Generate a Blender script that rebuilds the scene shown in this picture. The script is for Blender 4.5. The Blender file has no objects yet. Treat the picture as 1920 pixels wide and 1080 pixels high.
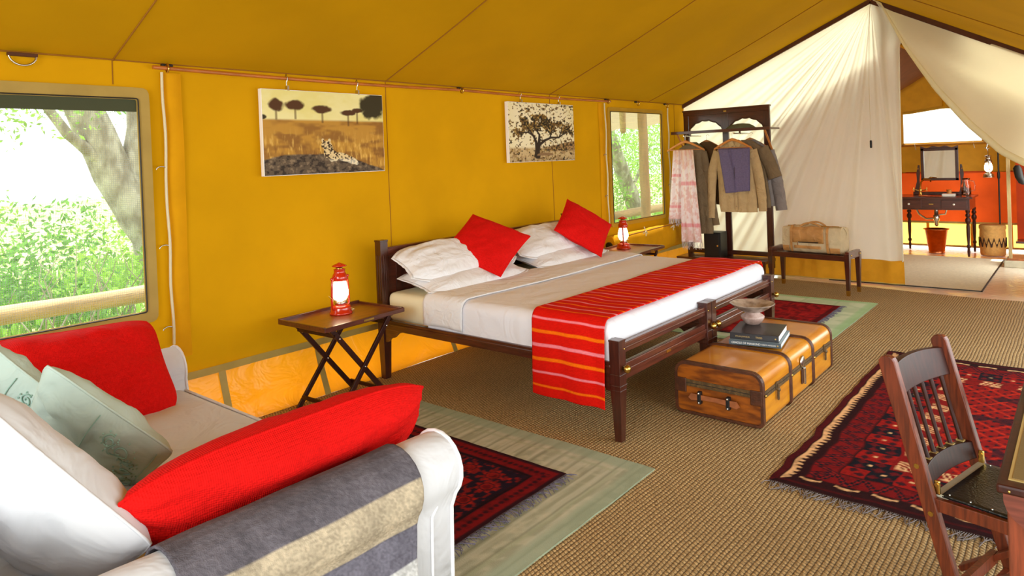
import bpy, bmesh, math, random
import numpy as np
from mathutils import Vector, Matrix, Euler, noise
random.seed(5); rng = np.random.default_rng(5)
scn = bpy.context.scene
C = scn.collection
PI = math.pi

# ------------------------------------------------------------------ camera
R_ = math.radians
yaw, pitch, roll = R_(40.052), R_(0.6667), R_(2.1896)
fw = Vector((-math.sin(yaw)*math.cos(pitch), math.cos(yaw)*math.cos(pitch), -math.sin(pitch)))
rt = Vector((math.cos(yaw), math.sin(yaw), 0)); dn = fw.cross(rt)
cr, sr = math.cos(roll), math.sin(roll)
cx_, cd_ = rt*cr + dn*sr, rt*(-sr) + dn*cr
cam = bpy.data.cameras.new('camera'); camo = bpy.data.objects.new('camera', cam); C.objects.link(camo)
mw = Matrix((cx_, -cd_, -fw)).transposed().to_4x4(); mw.translation = (0, 0, 1.7)
camo.matrix_world = mw
cam.sensor_width = 36; cam.lens = 36*1291.18/1920; cam.shift_y = -(540-313.8)/1920; cam.clip_end = 300
scn.camera = camo

# ------------------------------------------------------------------ world, sun, daylight, exposure
def lin(c):
    return tuple(((v/255)/12.92 if v/255 <= .04045 else ((v/255+.055)/1.055)**2.4) for v in c)
w = bpy.data.worlds.new('sky'); scn.world = w; w.use_nodes = True
wn = w.node_tree.nodes; bg = wn['Background']
tc = wn.new('ShaderNodeTexCoord'); sx = wn.new('ShaderNodeSeparateXYZ'); rp = wn.new('ShaderNodeValToRGB')
w.node_tree.links.new(tc.outputs['Generated'], sx.inputs[0]); w.node_tree.links.new(sx.outputs[2], rp.inputs[0])
rp.color_ramp.elements[0].color = (.86, .92, .84, 1); rp.color_ramp.elements[1].color = (.80, .90, 1.0, 1)
w.node_tree.links.new(rp.outputs[0], bg.inputs[0]); bg.inputs[1].default_value = 2.4
sun = bpy.data.lights.new('sun', 'SUN'); suno = bpy.data.objects.new('sun', sun); C.objects.link(suno)
sun.energy = 9; sun.angle = R_(2); sun.color = (1, .95, .84)
suno.rotation_euler = Vector((0.22, -0.42, -0.88)).to_track_quat('-Z', 'Y').to_euler()
def area(name, loc, direction, sx_, sy_, power, col=(1, 1, 1)):
    l = bpy.data.lights.new(name, 'AREA'); l.shape = 'RECTANGLE'; l.size = sx_; l.size_y = sy_; l.energy = power; l.color = col
    o = bpy.data.objects.new(name, l); C.objects.link(o); o.location = loc
    o.rotation_euler = Vector(direction).to_track_quat('-Z', 'Z').to_euler(); return o
area('veranda_daylight', (2.6, 5.0, 2.0), (-1, 0, -.12), 2.6, 8.0, 215, (.90, .96, 1))
area('entrance_daylight', (0.6, -6.5, 2.6), (-.22, 1, -.06), 4.5, 3.2, 430, (.90, .96, 1))
area('bathroom_daylight', (0.6, 10.9, 1.5), (-1, .1, -.1), 2.0, 2.2, 60, (1, .95, .88))
scn.view_settings.view_transform = 'Standard'; scn.view_settings.look = 'None'
scn.view_settings.gamma = 1; scn.view_settings.use_curve_mapping = False
scn.view_settings.exposure = 0.1

# ------------------------------------------------------------------ materials
MATS = {}
def mk(name, col=(200, 200, 200), rough=.6, metal=0, var=0, vscale=8, col2=None, bump=0, bscale=60, transl=0, stretch=(1, 1, 1),
       emit=0, vcol=None, weave=0, wscale=400, alpha=1, spec=.5, sheen=0, trans=0, coat=0, bdist=.01, ecol=None, fold=0, fscale=3):
    m = bpy.data.materials.new(name); m.use_nodes = True; nt = m.node_tree; N = nt.nodes; L = nt.links
    b = N['Principled BSDF']; b.inputs['Roughness'].default_value = rough; b.inputs['Metallic'].default_value = metal
    b.inputs['Specular IOR Level'].default_value = spec
    if coat: b.inputs['Coat Weight'].default_value = coat; b.inputs['Coat Roughness'].default_value = .12
    if sheen: b.inputs['Sheen Weight'].default_value = sheen
    if trans: b.inputs['Transmission Weight'].default_value = trans
    t = N.new('ShaderNodeTexCoord'); mp = N.new('ShaderNodeMapping'); L.new(t.outputs['Object'], mp.inputs[0]); mp.inputs['Scale'].default_value = stretch
    if vcol:
        a = N.new('ShaderNodeAttribute'); a.attribute_name = 'Col'; src = a.outputs['Color']
    else:
        r = N.new('ShaderNodeRGB'); r.outputs[0].default_value = (*lin(col), 1); src = r.outputs[0]
    if var or col2:
        n = N.new('ShaderNodeTexNoise'); n.inputs['Scale'].default_value = vscale; n.inputs['Detail'].default_value = 6; L.new(mp.outputs[0], n.inputs[0])
        mx = N.new('ShaderNodeMix'); mx.data_type = 'RGBA'
        rr = N.new('ShaderNodeMapRange'); rr.inputs[1].default_value = .38; rr.inputs[2].default_value = .62; L.new(n.outputs[0], rr.inputs[0]); L.new(rr.outputs[0], mx.inputs[0])
        if col2:
            L.new(src, mx.inputs[6]); mx.inputs[7].default_value = (*lin(col2), 1)
        else:
            v1 = N.new('ShaderNodeMix'); v1.data_type = 'RGBA'; v1.blend_type = 'MULTIPLY'; v1.inputs[0].default_value = 1
            L.new(src, v1.inputs[6]); v1.inputs[7].default_value = (1-var, 1-var, 1-var, 1)
            L.new(v1.outputs[2], mx.inputs[6]); L.new(src, mx.inputs[7])
        src = mx.outputs[2]
    L.new(src, b.inputs['Base Color'])
    h = None
    if bump:
        n = N.new('ShaderNodeTexNoise'); n.inputs['Scale'].default_value = bscale; n.inputs['Detail'].default_value = 4; L.new(mp.outputs[0], n.inputs[0]); h = n.outputs[0]
        bm = N.new('ShaderNodeBump'); bm.inputs['Strength'].default_value = bump; bm.inputs['Distance'].default_value = bdist; L.new(h, bm.inputs['Height']); last = bm
        L.new(bm.outputs[0], b.inputs['Normal'])
    if fold:
        n = N.new('ShaderNodeTexNoise'); n.inputs['Scale'].default_value = fscale; n.inputs['Detail'].default_value = 3; n.inputs['Distortion'].default_value = 1.2; L.new(t.outputs['Object'], n.inputs[0])
        bf = N.new('ShaderNodeBump'); bf.inputs['Strength'].default_value = fold; bf.inputs['Distance'].default_value = .06; L.new(n.outputs[0], bf.inputs['Height'])
        if bump: L.new(bf.outputs[0], bm.inputs['Normal'])
        else: L.new(bf.outputs[0], b.inputs['Normal'])
    if weave:
        hs = []
        for ax in ('X', 'Y', 'Z'):
            wv = N.new('ShaderNodeTexWave'); wv.bands_direction = ax; wv.inputs['Scale'].default_value = wscale/20; wv.inputs['Distortion'].default_value = .6
            L.new(t.outputs['Object'], wv.inputs[0]); hs.append(wv.outputs['Fac'])
        ad = N.new('ShaderNodeMath'); ad.operation = 'ADD'; L.new(hs[0], ad.inputs[0]); L.new(hs[1], ad.inputs[1])
        ad2 = N.new('ShaderNodeMath'); ad2.operation = 'ADD'; L.new(ad.outputs[0], ad2.inputs[0]); L.new(hs[2], ad2.inputs[1])
        bw = N.new('ShaderNodeBump'); bw.inputs['Strength'].default_value = weave; bw.inputs['Distance'].default_value = .002; L.new(ad2.outputs[0], bw.inputs['Height'])
        L.new(bw.outputs[0], b.inputs['Normal'])
    if emit:
        b.inputs['Emission Color'].default_value = (*lin(ecol or col), 1); b.inputs['Emission Strength'].default_value = emit
    if transl:
        tr = N.new('ShaderNodeBsdfTranslucent'); L.new(src, tr.inputs[0]); ms = N.new('ShaderNodeMixShader'); ms.inputs[0].default_value = transl
        L.new(b.outputs[0], ms.inputs[1]); L.new(tr.outputs[0], ms.inputs[2]); L.new(ms.outputs[0], N['Material Output'].inputs[0])
    if alpha < 1:
        tp = N.new('ShaderNodeBsdfTransparent'); ms = N.new('ShaderNodeMixShader'); ms.inputs[0].default_value = alpha
        L.new(tp.outputs[0], ms.inputs[1]); L.new(b.outputs[0], ms.inputs[2]); L.new(ms.outputs[0], N['Material Output'].inputs[0])
    MATS[name] = m; return m
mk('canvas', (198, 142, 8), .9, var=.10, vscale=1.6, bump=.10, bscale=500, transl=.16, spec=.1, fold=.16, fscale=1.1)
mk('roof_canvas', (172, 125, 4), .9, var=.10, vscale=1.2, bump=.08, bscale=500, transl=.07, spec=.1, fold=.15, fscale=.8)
mk('canvas_strip', (232, 168, 18), .85, var=.1, vscale=4, transl=.15, spec=.1)
mk('canvas_border', (190, 160, 88), .85, var=.1, vscale=6, spec=.1, transl=.15)
mk('border_olive', (206, 162, 56), .85, var=.1, vscale=6, spec=.1, transl=.15)
mk('seam', (150, 96, 8), .9)
mk('trim_brown', (88, 46, 14), .8, var=.2)
mk('pvc', (244, 156, 22), .32, var=.10, vscale=2, transl=.42, fold=.5, fscale=4)
mk('pvc_tape', (190, 164, 84), .6, var=.1)
mk('muslin', (255, 253, 240), .9, var=.03, vscale=2, transl=.55, spec=.1, bump=.05, bscale=300)
mk('flap_muslin', (254, 248, 214), .9, var=.04, vscale=2, transl=.4, spec=.1, fold=.3, fscale=1.5)
mk('curtain_band', (228, 166, 44), .8, var=.12, vscale=5, transl=.3, spec=.1, fold=.3, fscale=5)
mk('groundsheet', (238, 226, 206), .16, var=.06, vscale=1.5, fold=.16, fscale=9, spec=.9)
mk('mahogany', (84, 36, 22), .30, var=.45, vscale=9, stretch=(4, 4, 4), bump=.05, bscale=80, coat=.5)
mk('mahogany_y', (98, 44, 28), .30, var=.4, vscale=7, stretch=(9, 1, 9), coat=.5)
mk('mahogany_x', (84, 36, 23), .30, var=.4, vscale=7, stretch=(1, 9, 9), coat=.5)
mk('mahogany_z', (76, 32, 20), .30, var=.4, vscale=7, stretch=(9, 9, 1), coat=.5)
mk('teak_z', (140, 62, 34), .34, var=.45, vscale=9, stretch=(9, 9, .7), coat=.4)
mk('teak_x', (122, 58, 44), .34, var=.35, vscale=9, stretch=(1, 9, 9), coat=.3)
mk('rosewood', (120, 50, 20), .4, var=.5, vscale=9, stretch=(10, 10, .8), coat=.05)
mk('dark_rosewood', (64, 26, 16), .42, var=.4, vscale=8, stretch=(6, 6, 1), spec=.3)
mk('tray_wood', (146, 84, 34), .34, var=.3, vscale=6, stretch=(8, 1, 8), coat=.4)
mk('cane', (196, 112, 40), .4, var=.3, vscale=20, stretch=(1, .3, 1), coat=.3)
mk('hanger_wood', (206, 130, 60), .4, var=.15, vscale=20)
mk('brass', (214, 176, 92), .25, 1, var=.1)
mk('steel', (210, 206, 198), .25, 1)
mk('copper', (198, 118, 74), .3, 1, var=.15, vscale=20)
mk('rope', (226, 214, 180), .9, bump=.4, bscale=200)
mk('black', (20, 18, 18), .5)
mk('red_enamel', (206, 38, 14), .18, coat=.8, var=.05)
mk('glow_globe', (255, 244, 214), .3, emit=9, ecol=(255, 236, 196))
mk('glass', (255, 255, 255), .03, trans=1, spec=.5)
mk('white_linen', (234, 233, 236), .85, sheen=.1, fold=.38, fscale=7, spec=.2)
mk('duvet', (234, 233, 240), .85, sheen=.1, fold=.34, fscale=4, spec=.2)
mk('fitted_sheet', (236, 228, 196), .85, fold=.1, fscale=4, spec=.2)
mk('sofa_cloth', (212, 212, 216), .85, sheen=.1, fold=.42, fscale=4, spec=.2)
mk('red_linen', (222, 16, 12), .85, weave=.5, wscale=900, var=.10, vscale=60, fold=.3, fscale=6, spec=.15)
mk('green_linen', (188, 206, 196), .85, var=.05, fold=.3, fscale=6, spec=.15)
mk('stitch', (146, 182, 168), .8)
mk('trunk_wood', (216, 142, 26), .28, var=.35, vscale=3, stretch=(1, 1, 8), coat=.4, bump=.05, bscale=30, col2=(194, 118, 18))
mk('trunk_end', (160, 84, 16), .34, col2=(106, 50, 10), vscale=7, stretch=(1, 1, 4), coat=.3, bump=.1, bscale=30)
mk('trunk_leather', (86, 44, 20), .45, var=.4, vscale=25, bump=.2, bscale=80)
mk('trunk_band', (104, 76, 36), .55, var=.5, vscale=40, bump=.3, bscale=80)
mk('leather_tan', (168, 96, 52), .5, var=.3, vscale=20)
mk('leather_black', (26, 26, 24), .33, bump=.8, bscale=110, bdist=.004)
mk('desk_leather', (112, 88, 46), .45, var=.15, vscale=6, bump=.1, bscale=150)
mk('gold', (190, 160, 96), .4, .4)
mk('book_black', (24, 22, 26), .3)
mk('book_blue', (128, 148, 160), .4)
mk('book_spine', (70, 84, 92), .4)
mk('paper', (246, 244, 238), .8)
mk('ceramic', (186, 166, 150), .35, col2=(128, 108, 92), vscale=14, coat=.3)
mk('ceramic_base', (196, 170, 160), .35, col2=(160, 128, 116), vscale=20, coat=.3)
mk('vc', vcol=1, rough=.95, spec=.1, bump=.6, bscale=220, bdist=.004)
mk('vc_smooth', vcol=1, rough=.55, spec=.25)
mk('vc_cloth', vcol=1, rough=.9, spec=.1, weave=.4, wscale=700)
mk('vc_blanket', vcol=1, rough=.95, spec=.1, bump=.9, bscale=260, bdist=.004, var=.28)
mk('fringe', (150, 138, 136), .9, var=.3, vscale=30)
mk('fringe_blue', (124, 122, 146), .9, var=.3, vscale=30)
mk('canvas_bag', (206, 184, 146), .8, var=.12, vscale=10, bump=.2, bscale=300, fold=.4, fscale=9)
mk('bag_leather', (196, 140, 78), .6, var=.2, vscale=12, fold=.4, fscale=9)
mk('khaki', (192, 162, 118), .85, var=.1, vscale=12, fold=.5, fscale=9, spec=.15)
mk('olive_cloth', (104, 104, 78), .9, var=.12, vscale=10, fold=.5, fscale=9, spec=.1)
mk('taupe_cloth', (128, 108, 82), .9, var=.12, fold=.5, fscale=9, spec=.1)
mk('grey_cloth', (140, 130, 126), .9, var=.1, fold=.5, fscale=9, spec=.1)
mk('brown_cloth', (104, 78, 50), .9, var=.1, fold=.5, fscale=9, spec=.1)
mk('denim', (112, 100, 132), .9, var=.15, vscale=60, fold=.4, fscale=9, spec=.1)
mk('bark', (138, 130, 110), .95, col2=(190, 186, 166), vscale=7, stretch=(1, 1, .5), bump=.8, bscale=14, bdist=.04)
mk('pole_wood', (186, 160, 110), .8, var=.25, vscale=5, stretch=(3, 3, .5), bump=.3, bscale=20)
mk('rail_wood', (206, 180, 130), .8, var=.3, vscale=4, stretch=(3, .4, 3), bump=.4, bscale=20)
mk('leaf', (160, 206, 92), .6, transl=.5, var=.3, vscale=3)
mk('leaf_dark', (120, 170, 84), .6, transl=.5, var=.3, vscale=3)
mk('earth', (150, 160, 96), .95, col2=(190, 182, 140), vscale=1.3, bump=.5, bscale=8)
mk('screen_dark', (66, 70, 44), .8)
mk('mirror', (235, 235, 230), .02, 1)
mk('bath_red', (206, 74, 18), .8, var=.35, vscale=1.4, transl=.30, fold=.2, fscale=2)  # red-tinted light on the rear wall put into colour; also the partition canvas
mk('bath_pvc', (255, 206, 96), .4, transl=.75, fold=.2, fscale=2)
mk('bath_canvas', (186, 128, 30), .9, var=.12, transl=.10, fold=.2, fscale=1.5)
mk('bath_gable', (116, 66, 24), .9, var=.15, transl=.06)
mk('basket', (206, 158, 88), .8, bump=.6, bscale=60, var=.15, vscale=30)
mk('basket_dark', (58, 34, 22), .8)
mk('tin_tray', (196, 188, 164), .5, var=.2)
mk('bath_floor_glow', (250, 160, 30), .18, var=.15, vscale=6, fold=.2, fscale=9, spec=.8)  # golden reflection at the back of the groundsheet, as a base colour
mk('bath_mat', (240, 232, 208), .9, var=.1, vscale=30, bump=.5, bscale=80, spec=.1)
mk('porcelain', (244, 238, 226), .2)
mk('sun_diffuser', (250, 246, 226), .9, transl=.65)  # for the added sheet that softens sun behind the curtain
mk('fly_sheet', (176, 160, 128), .9, transl=.3)

# seagrass matting: woven rows
def seagrass():
    m = bpy.data.materials.new('seagrass'); m.use_nodes = True; nt = m.node_tree; N = nt.nodes; L = nt.links; b = N['Principled BSDF']
    b.inputs['Roughness'].default_value = .75; b.inputs['Specular IOR Level'].default_value = .3
    t = N.new('ShaderNodeTexCoord'); s = N.new('ShaderNodeSeparateXYZ')
    nz = N.new('ShaderNodeTexNoise'); nz.inputs['Scale'].default_value = 2.2; L.new(t.outputs['Object'], nz.inputs[0])
    off = N.new('ShaderNodeVectorMath'); off.operation = 'SCALE'; off.inputs['Scale'].default_value = .025; L.new(nz.outputs['Color'], off.inputs[0])
    ad = N.new('ShaderNodeVectorMath'); ad.operation = 'ADD'; L.new(t.outputs['Object'], ad.inputs[0]); L.new(off.outputs[0], ad.inputs[1]); L.new(ad.outputs[0], s.inputs[0])
    def mth(op, a, bb=None, c=None):
        n = N.new('ShaderNodeMath'); n.operation = op
        for i, v in enumerate((a, bb, c)):
            if v is None: continue
            if isinstance(v, (int, float)): n.inputs[i].default_value = v
            else: L.new(v, n.inputs[i])
        return n.outputs[0]
    # rows run along Y: period 18 mm in X, twisted strands every 13 mm in Y, alternate rows shifted
    xr = mth('MULTIPLY', s.outputs[0], 1/.022); row = mth('FLOOR', xr); fx = mth('SUBTRACT', xr, row)
    par = mth('MULTIPLY', mth('PINGPONG', row, 1.0), .5)
    yr = mth('ADD', mth('MULTIPLY', s.outputs[1], 1/.021), par); fy = mth('FRACT', mth('ADD', yr, mth('MULTIPLY', fx, .6)))
    hx = mth('SINE', mth('MULTIPLY', fx, PI)); hy = mth('SINE', mth('MULTIPLY', fy, PI))
    h = mth('MULTIPLY', mth('POWER', hx, .6), mth('POWER', hy, .5))
    n2 = N.new('ShaderNodeTexNoise'); n2.inputs['Scale'].default_value = 95; n2.inputs['Detail'].default_value = 3; L.new(t.outputs['Object'], n2.inputs[0])
    n3 = N.new('ShaderNodeTexNoise'); n3.inputs['Scale'].default_value = 1.1; n3.inputs['Detail'].default_value = 3; L.new(t.outputs['Object'], n3.inputs[0])
    cr_ = N.new('ShaderNodeValToRGB'); e = cr_.color_ramp.elements
    e[0].position = .25; e[0].color = (*lin((100, 74, 40)), 1); e[1].position = .75; e[1].color = (*lin((232, 196, 138)), 1)
    L.new(mth('ADD', mth('MULTIPLY', n2.outputs[0], .85), mth('MULTIPLY', n3.outputs[0], .15)), cr_.inputs[0])
    mx = N.new('ShaderNodeMix'); mx.data_type = 'RGBA'; mx.inputs[6].default_value = (*lin((58, 40, 20)), 1); L.new(cr_.outputs[0], mx.inputs[7]); L.new(mth('MINIMUM', mth('MULTIPLY', h, 1.5), 1.0), mx.inputs[0])
    L.new(mx.outputs[2], b.inputs['Base Color'])
    bm = N.new('ShaderNodeBump'); bm.inputs['Strength'].default_value = .8; bm.inputs['Distance'].default_value = .006; L.new(h, bm.inputs['Height']); L.new(bm.outputs[0], b.inputs['Normal'])
    MATS['seagrass'] = m
seagrass()
# insect screen: fine threads over a see-through ground
def screen_mat():
    m = bpy.data.materials.new('insect_screen'); m.use_nodes = True; nt = m.node_tree; N = nt.nodes; L = nt.links; b = N['Principled BSDF']
    b.inputs['Base Color'].default_value = (.42, .46, .42, 1); b.inputs['Roughness'].default_value = .8
    t = N.new('ShaderNodeTexCoord'); s = N.new('ShaderNodeSeparateXYZ'); L.new(t.outputs['Object'], s.inputs[0])
    outs = []
    for i in (1, 2):
        a = N.new('ShaderNodeMath'); a.operation = 'MULTIPLY'; a.inputs[1].default_value = 1/.012; L.new(s.outputs[i], a.inputs[0])
        f = N.new('ShaderNodeMath'); f.operation = 'FRACT'; L.new(a.outputs[0], f.inputs[0])
        g = N.new('ShaderNodeMath'); g.operation = 'LESS_THAN'; g.inputs[1].default_value = .22; L.new(f.outputs[0], g.inputs[0]); outs.append(g.outputs[0])
    mx = N.new('ShaderNodeMath'); mx.operation = 'MAXIMUM'; L.new(outs[0], mx.inputs[0]); L.new(outs[1], mx.inputs[1])
    k = N.new('ShaderNodeMath'); k.operation = 'MULTIPLY'; k.inputs[1].default_value = .5; L.new(mx.outputs[0], k.inputs[0])
    tp = N.new('ShaderNodeBsdfTransparent'); ms = N.new('ShaderNodeMixShader'); L.new(k.outputs[0], ms.inputs[0]); L.new(tp.outputs[0], ms.inputs[1]); L.new(b.outputs[0], ms.inputs[2])
    L.new(ms.outputs[0], N['Material Output'].inputs[0]); MATS['insect_screen'] = m
screen_mat()

# ------------------------------------------------------------------ mesh builder
class MB:
    def __init__(s): s.v = []; s.f = []; s.s = []; s.c = None
    def add(s, vs, fs, smooth=False):
        o = len(s.v); s.v += [tuple(p) for p in vs]; s.f += [tuple(i+o for i in f) for f in fs]; s.s += [smooth]*len(fs); return s
    def box(s, lo, hi, M=None):
        x0, y0, z0 = lo; x1, y1, z1 = hi
        vs = [Vector(p) for p in ((x0, y0, z0), (x1, y0, z0), (x1, y1, z0), (x0, y1, z0), (x0, y0, z1), (x1, y0, z1), (x1, y1, z1), (x0, y1, z1))]
        if M: vs = [M @ p for p in vs]
        return s.add(vs, [(0, 3, 2, 1), (4, 5, 6, 7), (0, 1, 5, 4), (1, 2, 6, 5), (2, 3, 7, 6), (3, 0, 4, 7)])
    def beam(s, p0, p1, w0, d0, w1=None, d1=None, up=(0, 0, 1)):
        """tapered rectangular bar from p0 to p1; w across, d along the 'up' hint"""
        w1 = w0 if w1 is None else w1; d1 = d0 if d1 is None else d1
        p0 = Vector(p0); p1 = Vector(p1); a = (p1-p0).normalized(); u = Vector(up)
        if abs(a.dot(u)) > .98: u = Vector((0, 1, 0))
        x = a.cross(u).normalized(); y = x.cross(a).normalized(); vs = []
        for p, w_, d_ in ((p0, w0, d0), (p1, w1, d1)):
            for i, j in ((-1, -1), (1, -1), (1, 1), (-1, 1)): vs.append(p+x*i*w_/2+y*j*d_/2)
        return s.add(vs, [(0, 1, 2, 3), (7, 6, 5, 4), (0, 4, 5, 1), (1, 5, 6, 2), (2, 6, 7, 3), (3, 7, 4, 0)])
    def loft(s, rings, cap=True, close=True, smooth=True):
        n = len(rings[0]); vs = [p for r in rings for p in r]; fs = []
        for i in range(len(rings)-1):
            for j in range(n if close else n-1):
                k = (j+1) % n; fs.append((i*n+j, i*n+k, (i+1)*n+k, (i+1)*n+j))
        s.add(vs, fs, smooth)
        if cap and close:
            s.add(rings[0], [tuple(range(n-1, -1, -1))], False); s.add(rings[-1], [tuple(range(n))], False)
        return s
    def tube(s, path, r, n=10, cap=True):
        path = [Vector(p) for p in path]; rr = r if isinstance(r, (list, tuple)) else [r]*len(path); rings = []
        t0 = (path[1]-path[0]).normalized(); ref = Vector((0, 0, 1)) if abs(t0.z) < .9 else Vector((1, 0, 0)); x = t0.cross(ref).normalized()
        for i, p in enumerate(path):
            t = (path[min(i+1, len(path)-1)]-path[max(i-1, 0)]).normalized()
            x = (x-t*x.dot(t)).normalized(); y = t.cross(x)
            rings.append([p+x*math.cos(2*PI*k/n)*rr[i]+y*math.sin(2*PI*k/n)*rr[i] for k in range(n)])
        return s.loft(rings, cap)
    def lathe(s, prof, c=(0, 0, 0), n=24, M=None, cap=True):
        rings = []
        for r, z in prof:
            ring = [Vector((math.cos(2*PI*k/n)*r, math.sin(2*PI*k/n)*r, z)) for k in range(n)]
            if M: ring = [M @ p for p in ring]
            rings.append([p+Vector(c) for p in ring])
        return s.loft(rings, cap)
    def grid(s, fn, nu, nv, smooth=True, mask=None):
        vs = [fn(i/nu, j/nv) for i in range(nu+1) for j in range(nv+1)]; m = nv+1
        fs = [(i*m+j, (i+1)*m+j, (i+1)*m+j+1, i*m+j+1) for i in range(nu) for j in range(nv) if mask is None or mask((i+.5)/nu, (j+.5)/nv)]
        return s.add(vs, fs, smooth)
    def prism(s, pts, ext):
        """closed polygon (3-D points) pushed by ext"""
        n = len(pts); e = Vector(ext); a = [Vector(p) for p in pts]; b = [p+e for p in a]
        s.add(a+b, [tuple(range(n-1, -1, -1)), tuple(range(n, 2*n))]+[(i, (i+1) % n, n+(i+1) % n, n+i) for i in range(n)]); return s
    def ball(s, c, r, n=12, sc=(1, 1, 1)):
        rings = []
        for i in range(1, n//2):
            a = PI*i/(n//2); rings.append([Vector((c[0]+r*sc[0]*math.sin(a)*math.cos(2*PI*k/n), c[1]+r*sc[1]*math.sin(a)*math.sin(2*PI*k/n), c[2]-r*sc[2]*math.cos(a))) for k in range(n)])
        return s.loft(rings, True)
ROOTM = {}
def link(o): C.objects.link(o); return o
def obj(name, mb, mat, parent=None, local=False, bevel=0, label=None, col=None, solid=0, seg=2, base=True):
    me = bpy.data.meshes.new(name)
    vs = mb.v
    if parent is not None and not local:
        Mi = ROOTM[parent.name].inverted(); vs = [tuple(Mi @ Vector(p)) for p in vs]
    loc = Vector((0, 0, 0))
    if parent is None and base and not local:
        a = np.array(vs); loc = Vector(((a[:, 0].min()+a[:, 0].max())/2, (a[:, 1].min()+a[:, 1].max())/2, a[:, 2].min())); vs = (a-np.array(loc)).tolist()
    me.from_pydata(vs, [], mb.f); me.update()
    me.polygons.foreach_set('use_smooth', mb.s)
    if col is not None:
        at = me.color_attributes.new('Col', 'FLOAT_COLOR', 'POINT'); c4 = np.ones((len(vs), 4), dtype=np.float32); c4[:, :3] = np.asarray(col)
        at.data.foreach_set('color', c4.ravel())
    bm = bmesh.new(); bm.from_mesh(me); bmesh.ops.recalc_face_normals(bm, faces=bm.faces); bm.to_mesh(me); bm.free()
    me.materials.append(MATS[mat])
    o = bpy.data.objects.new(name, me); link(o); o.location = loc
    if parent is not None: o.parent = parent; ROOTM[o.name] = ROOTM[parent.name]
    else: ROOTM[o.name] = Matrix.Translation(loc)
    if solid:
        m_ = o.modifiers.new('solid', 'SOLIDIFY'); m_.thickness = solid; m_.offset = 0
    if bevel:
        m_ = o.modifiers.new('bevel', 'BEVEL'); m_.width = bevel; m_.segments = seg; m_.limit_method = 'ANGLE'; m_.angle_limit = R_(40)
        for p in me.polygons: p.use_smooth = p.use_smooth
    if label: o['label'] = label
    return o
def thing(name, label, cat, loc=(0, 0, 0), rz=0, group=None, rot=None):
    o = bpy.data.objects.new(name, None); link(o); o.location = loc; o.rotation_euler = rot or (0, 0, rz); o.empty_display_size = .05
    ROOTM[o.name] = Matrix.Translation(loc) @ Euler(rot or (0, 0, rz)).to_matrix().to_4x4()
    o['label'] = label; o['category'] = cat
    if group: o['group'] = group
    return o
def tag(o, label, cat, group=None):
    o['label'] = label; o['category'] = cat
    if group: o['group'] = group
    return o
def struct(o): o['kind'] = 'structure'; return o
def dup(o, loc, rz=None, label=None, group=None):
    def rec(a, par):
        c = a.copy(); link(c)
        if par is not None: c.parent = par
        for ch in a.children: rec(ch, c)
        return c
    r = rec(o, None); r.location = loc
    if rz is not None: r.rotation_euler = (0, 0, rz)
    if label: r['label'] = label
    if group: r['group'] = group
    return r
def nz(*p): return noise.noise(Vector(p))
def lerp(a, b, t): return a+(b-a)*t
def interp(x, xs, ys): return float(np.interp(x, xs, ys))

# ================================================================== SETTING
WX = -4.55           # left canvas wall
EZ = 2.40            # eave
CY = 9.35            # dividing curtain
RX, RZ = -2.02, 3.50 # ridge
XR = 0.62            # right side of tent
def sag(y, z): return .018*nz(y*.7, z*.9, 3)+.006*nz(y*3, z*2.2, 8)
# --- floor mat and ground sheet
m = MB(); m.box((-4.7, -1.5, -.06), (XR+.4, 13.1, -.012))
g = obj('floor', m, 'groundsheet'); struct(g)
def edgeY(x): return 8.98+.04*math.sin(x*2.1)+(.20*min(1, max(0, (x+2.3)/1.5)))*0 - .0*x
m = MB()
nx = 60
top = []; bot = []
for i in range(nx+1):
    x = lerp(-4.40, XR-.02, i/nx); ye = 9.08+.05*math.sin(x*1.7+.5)-.10*max(0, min(1, (x+2.2)/1.2))
    top.append((x, ye)); bot.append((x, -1.4))
vs = []; 
for (x, y) in top: vs += [(x, y, 0), (x, -1.4, 0), (x, y, -.012), (x, -1.4, -.012)]
fs = []
for i in range(nx):
    a = 4*i; b = a+4; fs += [(a, a+1, b+1, b), (a, b, b+2, a+2), (a+1, a+3, b+3, b+1)]
m.add(vs, fs)
mat_ = obj('seagrass_matting', m, 'seagrass'); tag(mat_, 'wide brown woven seagrass matting covering the tent floor', 'matting')
# --- left wall with two window openings
W1 = (0.10, 1.80, .83, 2.17); W2 = (7.30, 8.62, .86, 2.25)
def brk(vals, lo, hi, step):
    vals = sorted(set([lo, hi]+[v for v in vals if lo < v < hi])); out = []
    for a, b in zip(vals, vals[1:]):
        n = max(1, int(round((b-a)/step))); out += [lerp(a, b, i/n) for i in range(n)]
    return out+[hi]
ys = brk([W1[0], W1[1], W2[0], W2[1]], -1.0, CY+.02, .12); zs = brk([.36, W1[2], W1[3], W2[2], W2[3]], .36, EZ, .12)
def wallmesh(ys, zs, holes, fx):
    m = MB(); nz_ = len(zs); vs = [(fx(y, z), y, z) for y in ys for z in zs]; fs = []
    for i in range(len(ys)-1):
        for j in range(nz_-1):
            yc = (ys[i]+ys[i+1])/2; zc = (zs[j]+zs[j+1])/2
            if any(h[0] < yc < h[1] and h[2] < zc < h[3] for h in holes): continue
            fs.append((i*nz_+j, (i+1)*nz_+j, (i+1)*nz_+j+1, i*nz_+j+1))
    return m.add(vs, fs, True)
fx = lambda y, z: WX+sag(y, z)
wl = obj('wall_left', wallmesh(ys, zs, [W1, W2], fx), 'canvas', base=False); struct(wl)
def pfx(y, z): return WX+.02+.13*max(0, (.36-z)/.36)**1.3+.02*nz(y*1.6, z*3, 1)
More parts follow.
